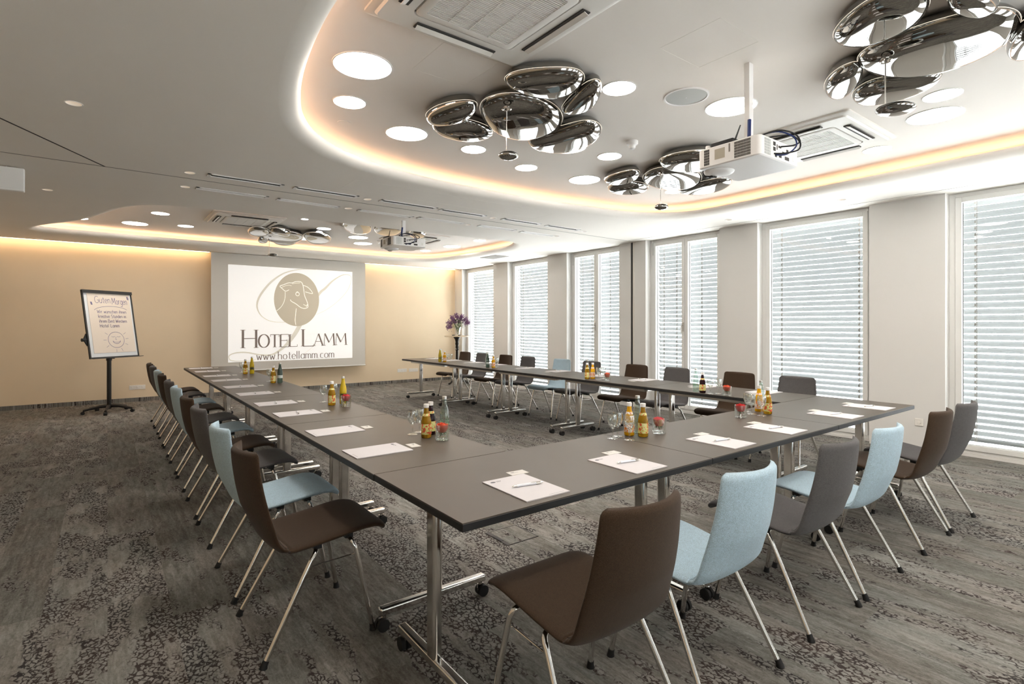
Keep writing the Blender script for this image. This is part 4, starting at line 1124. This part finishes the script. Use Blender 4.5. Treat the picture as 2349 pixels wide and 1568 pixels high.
# ------------------------------------------------------------------ folding tables on wheels
TH = .74
def make_table(L, Wd, name='folding_table'):
    # length along x, width along y, origin at the floor under one corner
    r = empty(name, (0, 0, 0)); tag(r, 'x', 'table')
    b = MB(); t = .030; g = .0015
    b.box(g, g, TH - t, L - g, Wd - g, TH - .0035)
    o = b.build('edge_band', 'edge', r, smooth=False); bv = o.modifiers.new('bevel', 'BEVEL'); bv.width = .002
    b = MB(); b.box(g + .0012, g + .0012, TH - .0038, L - g - .0012, Wd - g - .0012, TH); b.build('tabletop', 'laminate', r, smooth=False)
    for s, x in ((0, .095), (1, L - .095)):
        b = MB()
        # post: two chromed tubes side by side
        b.box(x - .019, Wd / 2 - .034, .085, x + .019, Wd / 2 + .034, TH - .055)
        o = b.build('leg', 'chrome', r); bv = o.modifiers.new('bevel', 'BEVEL'); bv.width = .014; bv.segments = 4; bv.limit_method = 'ANGLE'
        b = MB(); b.box(x - .021, Wd / 2 - .285, .072, x + .021, Wd / 2 + .285, .108)
        f = b.build('foot_bar', 'chrome', o); bv = f.modifiers.new('bevel', 'BEVEL'); bv.width = .010; bv.segments = 4; bv.limit_method = 'ANGLE'
        b = MB(); b.box(x - .028, Wd / 2 - .05, TH - .075, x + .028, Wd / 2 + .05, TH - t); b.build('hinge_bracket', 'black_metal', o, smooth=False)
        for e in (-1, 1):
            y = Wd / 2 + e * .262
            b = MB()
            for q in (-1, 1): b.tube([(x + q * .006 + e * .004, y + e * .006, .028), (x + q * .022 + e * .004, y + e * .006, .028)], .028, 18)
            c = b.build('caster', 'black_rubber', o)
            b = MB(); b.tube([(x, y, .075), (x, y, .058)], .011, 12); b.box(x - .005, y - .012 + e * .004, .026, x + .005, y + .022 + e * .004, .062); b.build('caster_fork', 'chrome', o, smooth=False)
    for y in (Wd / 2 - .20, Wd / 2 + .20):
        b = MB(); b.box(.10, y - .012, TH - t - .042, L - .10, y + .012, TH - t - .004); b.build('frame_rail', 'steel', r, smooth=False)
    for x in (.095, L - .095):
        b = MB(); b.box(x - .012, Wd / 2 - .20, TH - t - .040, x + .012, Wd / 2 + .20, TH - t - .006); b.build('cross_rail', 'chrome', r, smooth=False)
    return r
TX0, TX1, TYF0, TYF1 = .911, 5.144, 1.471, 2.188
LX0, LX1 = .908, 1.612
RX0, RX1 = 4.440, 5.150
FL = (TX1 - TX0) / 3
SL = (9.345 - TYF1) / 5
pf = Proto(make_table(FL, TYF1 - TYF0))
for k, l in enumerate(('wheeled taupe table at the front left corner, nearest the camera', 'middle of the three wheeled taupe tables across the front', 'wheeled taupe table at the front right corner by the windows')):
    pf.place((TX0 + FL * k, TYF0, 0), 0, l, 'wheeled conference tables')
pt = Proto(make_table(SL, LX1 - LX0))
for side, x in (('left', LX1), ('right', RX1)):
    for k in range(5):
        w_ = ('directly behind the front row', 'second one back', 'middle one', 'second from the far end', 'at the far end')[k]
        pt.place((x, TYF1 + SL * k, 0), PI / 2, 'wheeled taupe table in the %s side row, %s' % (side, w_), 'wheeled conference tables')

# ------------------------------------------------------------------ chairs
def catmull(P, n):
    return [(q.x, q.y) for q in smooth_open([(x, z, 0) for x, z in P], n)]
PROF_SEAT = [(.545, .418), (.534, .440), (.505, .457), (.46, .463), (.40, .460), (.32, .449), (.24, .439), (.17, .432), (.125, .430), (.088, .441)]
PROF_BACK = [(.088, .441), (.068, .470), (.052, .525), (.032, .60), (.014, .68), (.003, .75), (-.003, .80), (-.006, .852)]
def chair_grid(which, su=1):
    S = catmull(PROF_SEAT, 4); B_ = catmull(PROF_BACK, 5)
    full = S + B_[1:]
    ns = len(S) - 1
    t = .0155
    NU = 20
    rows_u = []
    L = len(full)
    # arc lengths
    s = [0]
    for i in range(1, L): s.append(s[-1] + math.hypot(full[i][0] - full[i - 1][0], full[i][1] - full[i - 1][1]))
    tot = s[-1]
    def halfw(i):
        d0 = s[i]; d1 = tot - s[i]
        if i <= ns: w = .222 - .012 * max(0, (0.10 - d0) / .10)
        else:
            q = (s[i] - s[ns]) / (tot - s[ns]); w = .222 - .042 * q
        r0 = .055
        if d0 < r0: w -= r0 * (1 - math.sqrt(max(0, 1 - ((r0 - d0) / r0) ** 2)))
        r1 = .026
        if d1 < r1: w -= r1 * (1 - math.sqrt(max(0, 1 - ((r1 - d1) / r1) ** 2)))
        return w
    # bend so that the waist pinches a little, as in the photo
    lo, hi = (0, ns) if which == 'seat' else (ns, L - 1)
    rings = []
    def pt(i, u, side):
        a = full[max(i - 1, 0)]; c = full[min(i + 1, L - 1)]
        tx, tz = c[0] - a[0], c[1] - a[1]; l = math.hypot(tx, tz); tx /= l; tz /= l
        nx, nz = tz, -tx                # outside: down for the seat, backwards for the back
        if nx * 0 + nz > 0 and i < ns - 2: nx, nz = -nx, -nz
        q = max(0, (s[i] - s[ns]) / (tot - s[ns])) if i > ns else 0
        qb = min(1, max(0, (s[i] - s[ns] + .08) / .25))
        dx = -.052 * (1 - u * u) * qb
        dz = -.010 * (1 - u * u) * (1 - qb) * min(1, s[i] / .15)
        edge = abs(u)
        th = t * math.sqrt(max(0, 1 - edge ** 8))
        e = min(s[i], tot - s[i]); th *= math.sqrt(min(1, e / .016)) if e < .016 else 1
        return Vector((full[i][0] + dx + side * nx * th, u * halfw(i), full[i][1] + dz + side * nz * th))
    us = [-math.cos(PI * k / NU) for k in range(NU + 1)]
    us = [math.copysign(abs(u) ** .8, u) for u in us]
    for i in range(lo, hi + 1):
        top = [pt(i, u, -1) for u in us]; bot = [pt(i, u, 1) for u in reversed(us)]
        rings.append(top + bot[1:-1])
    if which == 'stitching':
        b = MB()
        for u in (.93 * su,):
            pts = []
            for i in range(5, L - 5):
                p0 = pt(i, u, 1); p1 = pt(i, u, 1.03); pts.append(p1)
            b.tube(pts, .0011, 5)
        return b
    b = MB(); b.loft(rings, caps=False)
    n = len(rings[0]); k0 = len(b.v)
    # close the free end
    R = rings[0] if which == 'seat' else rings[-1]
    m = len(us)
    vs = list(R); fs = []
    for k in range(m - 1):
        a, c = k, k + 1
        d = (n - k) % n; e = n - k - 1
        if k == 0: fs.append((0, 1, n - 1))
        elif k == m - 2: fs.append((k, k + 1, e))
        else: fs.append((a, c, e, d))
    b.add(vs, fs)
    return b
def weld(o, d=.00005):
    import bmesh
    bm = bmesh.new(); bm.from_mesh(o.data); bmesh.ops.remove_doubles(bm, verts=bm.verts, dist=d); bmesh.ops.recalc_face_normals(bm, faces=bm.faces); bm.to_mesh(o.data); bm.free()
    return o
MESH = {}
def make_chair(felt_m, cat_label):
    r = empty('conference_chair', (0, 0, 0)); tag(r, cat_label, 'chair')
    for nm in ('seat', 'backrest'):
        o = weld(chair_grid(nm).build(nm, felt_m, r, angle=80))
    for s in (-1, 1): chair_grid('stitching', s).build('stitching', felt_m.replace('felt', 'thread'), r)
    for f in (1, 0):
        for s in (-1, 1):
            b = MB()
            if f: pts = [(.375, s * .10, .420), (.375, s * .165, .418), (.378, s * .195, .412), (.385, s * .208, .395), (.400, s * .216, .34), (.462, s * .245, .012)]
            else: pts = [(.235, s * .10, .404), (.228, s * .165, .402), (.222, s * .195, .397), (.208, s * .208, .380), (.180, s * .214, .335), (.003, s * .247, .012)]
            b.tube(smooth_open(pts, 4), .0108, 12)
            l = b.build('leg', 'chrome', r)
            p, q = Vector(pts[-2]), Vector(pts[-1]); d = (q - p).normalized()
            b = MB(); b.tube([tuple(q - d * .018), tuple(q - d * .002), (q.x + d.x * .006, q.y + d.y * .006, .0)], [.0128, .0135, .0165], 12); b.build('rubber_foot', 'black_rubber', l)
            b = MB(); b.box(pts[0][0] - .018, min(s * .10, s * .185), .418 if f else .402, pts[0][0] + .018, max(s * .10, s * .185), .440 if f else .430); b.build('mounting_pad', 'black_plastic', l, smooth=False)
    for s in (-1, 1):
        b = MB(); b.tube([(.398, s * .212, .345), (.388, s * .200, .347), (.20, s * .200, .339), (.182, s * .212, .337)], .0028, 6); b.build('side_wire', 'chrome', r)
    b = MB()
    for x, z in ((.375, .420), (.235, .404)): b.tube([(x, -.11, z), (x, .11, z)], .0105, 10)
    b.box(.235, -.03, .403, .375, .03, .419)
    b.build('seat_frame', 'chrome', r)
    return Proto(r)
for q_, c_ in (('brown', (.022, .014, .010)), ('grey', (.045, .043, .046)), ('blue', (.25, .36, .46))): M['thread_' + q_] = mat(q_ + ' thread', c_, .8)
CH = {'brown': make_chair('felt_brown', 'x'), 'grey': make_chair('felt_grey', 'x'), 'blue': make_chair('felt_blue', 'x')}
CN = {'brown': 'dark brown', 'grey': 'charcoal grey', 'blue': 'light blue'}
LEFT = [(2.564, 'brown'), (3.195, 'blue'), (4.01, 'grey'), (4.64, 'brown'), (5.41, 'blue'), (6.07, 'grey'), (6.88, 'brown'), (7.50, 'blue'), (8.32, 'grey'), (8.95, 'brown')]
FRONT = [(1.305, 'brown'), (1.92, 'blue'), (2.695, 'grey'), (3.285, 'blue'), (4.16, 'brown'), (4.72, 'grey')]
RIGHT = [(8.98, 'brown'), (8.38, 'grey'), (7.63, 'brown'), (7.00, 'grey'), (6.16, 'blue'), (5.52, 'grey'), (4.69, 'brown'), (4.06, 'grey'), (3.24, 'brown'), (2.61, 'grey')]
rj = random.Random(11)
for k, (y, c) in enumerate(LEFT):
    CH[c].place((.499, y, 0), rj.uniform(-.012, .012), '%s felt chair along the left table row, %s from the camera' % (CN[c], ORD[k]), 'chairs along the left table row')
for k, (x, c) in enumerate(FRONT):
    CH[c].place((x, 1.072, 0), PI / 2 + rj.uniform(-.012, .012), '%s felt chair at the front tables, %s from the left' % (CN[c], ORD[k]), 'chairs along the front tables')
for k, (y, c) in enumerate(RIGHT):
    CH[c].place((5.622, y, 0), PI + rj.uniform(-.03, .03) + (.06 if k == 4 else 0), '%s felt chair before the windows, %s from the far end' % (CN[c], ORD[k]), 'chairs along the right table row')

# ------------------------------------------------------------------ writing pads, pens, cards
r = empty('writing_pad', (0, 0, 0)); tag(r, 'x', 'notepad')
b = MB(); b.box(-.105, -.148, 0, .105, .148, .004); b.build('sheets', 'paper', r, smooth=False)
f = Flat((0, 0, .0043), (1, 0, 0), (0, 1, 0)); f.fill([(-.075 + .012 * math.cos(t), .115 + .008 * math.sin(t)) for t in [2 * PI * k / 12 for k in range(12)]]); f.ribbon([(-.060, .118), (-.035, .118)], .004); f.ribbon([(-.060, .110), (-.040, .110)], .002)
f.b.build('printed_logo', 'print', r, smooth=False)
f = Flat((0, 0, .0043), (1, 0, 0), (0, 1, 0)); f.ribbon([(.01, -.135), (.085, -.135)], .0016); f.b.build('printed_footer', 'print', r, smooth=False)
PAD = Proto(r)
r = empty('ballpoint_pen', (0, 0, 0)); tag(r, 'x', 'pen')
b = MB(); b.tube([(-.045, 0, .0052), (.040, 0, .0052)], .0050, 10); b.build('barrel', 'pen_body', r)
b = MB(); b.tube([(-.045, 0, .0052), (-.058, 0, .0045), (-.066, 0, .0035)], [.0048, .0035, .0012], 10); b.build('tip', 'chrome', r)
b = MB(); b.tube([(.040, 0, .0052), (.060, 0, .0052)], .0051, 10); b.tube([(.060, 0, .0052), (.070, 0, .0052)], .003, 8); b.build('push_button', 'chrome', r)
b = MB(); b.box(.018, -.002, .010, .062, .002, .0115); b.build('clip', 'chrome', r, smooth=False)
PEN = Proto(r)
r = empty('name_card', (0, 0, 0)); tag(r, 'x', 'card')
b = MB(); b.box(-.0435, -.027, 0, .0435, .027, .0012); b.build('card_stock', 'card', r, smooth=False)
f = Flat((0, 0, .0014), (1, 0, 0), (0, 1, 0)); f.ribbon([(-.03, .010), (-.012, .010)], .005); f.ribbon([(-.03, .002), (.005, .002)], .002); f.b.build('printed_text', 'print', r, smooth=False)
CARD = Proto(r)
def setting(x, y, rz, where, pen=True, cdx=.10, cdy=.185):
    PAD.place((x, y, TH), rz, 'white writing pad lying ' + where, 'white writing pads')
    if pen: PEN.place((x + math.cos(rz) * 0.01, y + math.sin(rz) * .01, TH + .0045), rz - .18, 'pale pen lying on the pad ' + where, 'pens on the writing pads')
    ca, sa = math.cos(rz), math.sin(rz)
    CARD.place((x + ca * cdx - sa * cdy, y + sa * cdx + ca * cdy, TH), rz - .05, 'small card beside the pad ' + where, 'small cards beside the pads')
for k, x in enumerate((1.315, 1.915, 2.685, 3.282, 4.135, 4.738)):
    setting(x, 1.655, rj.uniform(-.02, .02), 'on the front tables, %s from the left' % ORD[k])
for k, y in enumerate((2.590, 3.226, 4.032, 4.661, 5.437, 6.140, 6.945, 7.609, 8.417, 9.073)):
    setting(1.098, y, -PI / 2 + rj.uniform(-.02, .02), 'on the left table row, %s from the camera' % ORD[k], pen=k > 1, cdx=.00, cdy=.20)
for k, y in enumerate((9.0, 8.40, 7.65, 7.02, 6.20, 5.53, 4.72, 4.056, 3.25, 2.62)):
    setting(4.985, y, PI / 2 + rj.uniform(-.03, .03), 'on the right table row, %s from the far end' % ORD[k], cdx=.0, cdy=.20)

# ------------------------------------------------------------------ bottles, glasses, roses
def juice(mjuice, mlabel, nm, glassm=None, tall=False, capm='white_plastic'):
    r = empty(nm, (0, 0, 0)); tag(r, 'x', 'bottle')
    b = MB(); b.lathe([(.0005, .001), (.026, .001), (.029, .006), (.029, .085), (.028, .10), (.022, .122), (.0145, .145), (.0125, .165), (.0125, .172)], 24); b.build('bottle_body', mjuice, r, angle=80)
    b = MB(); b.lathe([(.0125, .170), (.0150, .171), (.0155, .188), (.0145, .191), (.0005, .191)], 18); b.build('cap', capm, r)
    b = MB(); b.lathe([(.0293, .022), (.0295, .024), (.0295, .078), (.0293, .080)], 24); b.build('label', mlabel, r)
    b = MB(); b.lathe([(.0215, .124), (.0175, .138)], 20); b.build('neck_label', mlabel, r)
    return Proto(r)
BOT = {'apple': juice('juice_apple', 'label_apple', 'juice_bottle'), 'orange': juice('juice_orange', 'label_orange', 'juice_bottle'), 'red': juice('juice_red', 'label_apple', 'juice_bottle')}
def waterb(m_, lab, tag_=True):
    r = empty('water_bottle', (0, 0, 0)); tag(r, 'x', 'bottle')
    b = MB(); b.lathe([(.0005, .002), (.024, .002), (.0275, .008), (.0275, .115), (.024, .140), (.016, .170), (.0125, .195), (.0125, .212)], 24); b.build('bottle_body', m_, r, angle=80)
    b = MB(); b.lathe([(.0130, .208), (.0135, .222), (.012, .224), (.0005, .224)], 16); b.build('cap', 'steel', r)
    b = MB(); b.lathe([(.0278, .055), (.028, .057), (.028, .085), (.0278, .087)], 24); b.build('label', lab, r)
    return Proto(r)
BOT['water'] = waterb('bottle_glass', 'bottle_glass'); BOT['dark'] = waterb('water_dark', 'label_water'); BOT['yellow'] = waterb('juice_yellow', 'water')
r = empty('wine_goblet', (0, 0, 0)); tag(r, 'x', 'glass')
b = MB(); b.lathe([(.0005, .006), (.006, .006), (.028, .003), (.030, .001), (.030, .000), (.0005, .000)], 24); b.build('base', 'glass', r, angle=80)
b = MB(); b.lathe([(.006, .005), (.0042, .015), (.0045, .040), (.006, .052), (.0045, .058)], 12, caps=True); b.build('stem', 'glass', r, angle=80)
b = MB(); b.lathe([(.0005, .057), (.010, .059), (.022, .075), (.029, .098), (.030, .115), (.027, .140), (.0262, .140), (.029, .115), (.028, .098), (.0212, .077), (.009, .062), (.0005, .061)], 24); b.build('bowl', 'glass', r, angle=80)
GOB = Proto(r)
r = empty('glass_tumbler', (0, 0, 0)); tag(r, 'x', 'glass')
b = MB(); b.lathe([(.0005, .001), (.036, .001), (.038, .004), (.0395, .086), (.0375, .086), (.0355, .018), (.034, .016), (.0005, .016)], 28); b.build('tumbler_body', 'glass', r, angle=60)
TUM = Proto(r)
def rose(m_inner, m_outer, seed):
    q = random.Random(seed)
    r = empty('rose', (0, 0, 0)); tag(r, 'x', 'flower')
    b = MB()
    for layer, (n, rad, h, op) in enumerate(((3, .009, .050, .1), (4, .017, .053, .25), (5, .025, .050, .40), (6, .031, .045, .5))):
        for k in range(n):
            a0 = 2 * PI * k / n + layer * .5 + q.uniform(-.15, .15); hw = PI / n * 1.25
            grid = []
            for i in range(6):
                v = i / 5
                row = []
                for j in range(7):
                    u = -1 + j / 3
                    rr = rad * (.62 + .42 * math.sin(min(1, v * 1.0) * PI * .72)) + rad * op * .22 * v ** 4
                    zz = .042 + h * v * (1 - .18 * u * u * v) - (0.004 * v ** 4 * op)
                    a = a0 + u * hw * (.7 + .35 * math.sin(v * PI * .8))
                    row.append(Vector((rr * math.cos(a), rr * math.sin(a), zz)))
                grid.append(row)
            b.loft(grid, caps=False, closed=False, mi=1 if layer == 3 and k % 2 == 0 else 0)
    b.build('petals', [m_inner, m_outer], r, angle=80)
    b = MB(); b.tube([(0, 0, .052), (.003, .002, .035), (.012, -.004, .018)], .0028, 6)
    for k in range(5):
        a = 2 * PI * k / 5; d = Vector((math.cos(a), math.sin(a), 0)); e = Vector((-d.y, d.x, 0)); p = Vector((0, 0, .050))
        b.add([p, p + d * .016 + e * .006 - Vector((0, 0, .008)), p + d * .028 - Vector((0, 0, .020)), p + d * .016 - e * .006 - Vector((0, 0, .008))], [(0, 1, 2, 3)])
    b.build('stem_and_leaves', 'leaf', r, smooth=False)
    return Proto(r)
ROSE = {'coral': rose('rose_coral', 'rose_coral', 1), 'red': rose('rose_red', 'rose_red', 2), 'pink': rose('rose_pink', 'rose_cream', 3)}
DESC = {'apple': 'amber juice bottle', 'orange': 'orange juice bottle', 'red': 'dark red juice bottle',
        'water': 'clear water bottle', 'dark': 'dark green bottle', 'yellow': 'pale bottle of yellow drink'}
SETS = [
 ('on the left row in the nearest drinks group', [('apple', 1.448, 2.726), ('red', 1.511, 2.790), ('water', 1.572, 2.735), ('g', 1.424, 2.851), ('g', 1.486, 2.884), ('r', 1.491, 2.621, 'coral')]),
 ('on the left row in the second nearest drinks group', [('apple', 1.429, 4.279), ('yellow', 1.526, 4.294), ('g', 1.43, 4.489), ('g', 1.54, 4.56), ('r', 1.501, 4.160, 'red')]),
 ('on the left row in the second farthest drinks group', [('apple', 1.462, 6.311), ('dark', 1.522, 6.273), ('g', 1.464, 6.50)]),
 ('on the left row in the farthest drinks group', [('apple', 1.444, 7.716), ('yellow', 1.515, 7.678), ('g', 1.437, 7.93)]),
 ('on the front tables in the left drinks group', [('orange', 2.418, 2.070), ('apple', 2.455, 2.000), ('water', 2.500, 2.078), ('g', 2.272, 2.066), ('g', 2.340, 2.090), ('g', 2.320, 1.985), ('r', 2.609, 2.008, 'pink')]),
 ('on the front tables in the right drinks group', [('orange', 3.857, 2.064), ('apple', 3.794, 1.966), ('water', 3.925, 2.085), ('g', 3.76, 2.098), ('g', 3.700, 2.035), ('g', 3.690, 1.955), ('r', 3.501, 2.005, 'red')]),
 ('on the right row in the nearest drinks group', [('water', 4.508, 3.038), ('red', 4.493, 2.955), ('g', 4.479, 2.864), ('g', 4.550, 2.825), ('r', 4.488, 2.703, 'coral')]),
 ('on the right row in the second nearest drinks group', [('apple', 4.541, 4.530), ('orange', 4.615, 4.512), ('water', 4.612, 4.60), ('g', 4.628, 4.430), ('g', 4.565, 4.362), ('g', 4.720, 4.440), ('r', 4.579, 4.245, 'coral')]),
 ('on the right row in the third nearest drinks group', [('water', 4.62, 6.74), ('dark', 4.560, 6.64), ('orange', 4.625, 6.585), ('g', 4.70, 6.62), ('g', 4.76, 6.68)]),
 ('on the right row in the farthest drinks group', [('water', 4.66, 8.24), ('orange', 4.655, 8.094), ('yellow', 4.60, 8.16), ('g', 4.747, 8.163), ('g', 4.76, 8.06)]),
]
for where, items in SETS:
    gl = [i for i in items if i[0] == 'g']; gl.sort(key=lambda i: i[1] * .8 - i[2] * .6)
    for it in items:
        k = it[0]
        if k == 'g':
            n = gl.index(it); l = {1: 'the only one', 2: ('left', 'right')[n] if len(gl) == 2 else '', 3: ('left', 'middle', 'right')[n] if len(gl) == 3 else ''}[len(gl)]
            GOB.place((it[1], it[2], TH), 0, 'stemmed glass %s, %s' % (where, l), 'stemmed glasses')
        elif k == 'r':
            TUM.place((it[1], it[2], TH), 0, 'tumbler holding a %s rose %s' % (it[3], where), 'rose tumblers')
            ROSE[it[3]].place((it[1], it[2], TH + .001), rj.uniform(0, 6), '%s rose blossom %s' % (it[3], where), 'rose blossoms')
        else:
            BOT[k].place((it[1], it[2], TH), rj.uniform(0, 6), '%s %s' % (DESC[k], where), 'bottles on the tables')
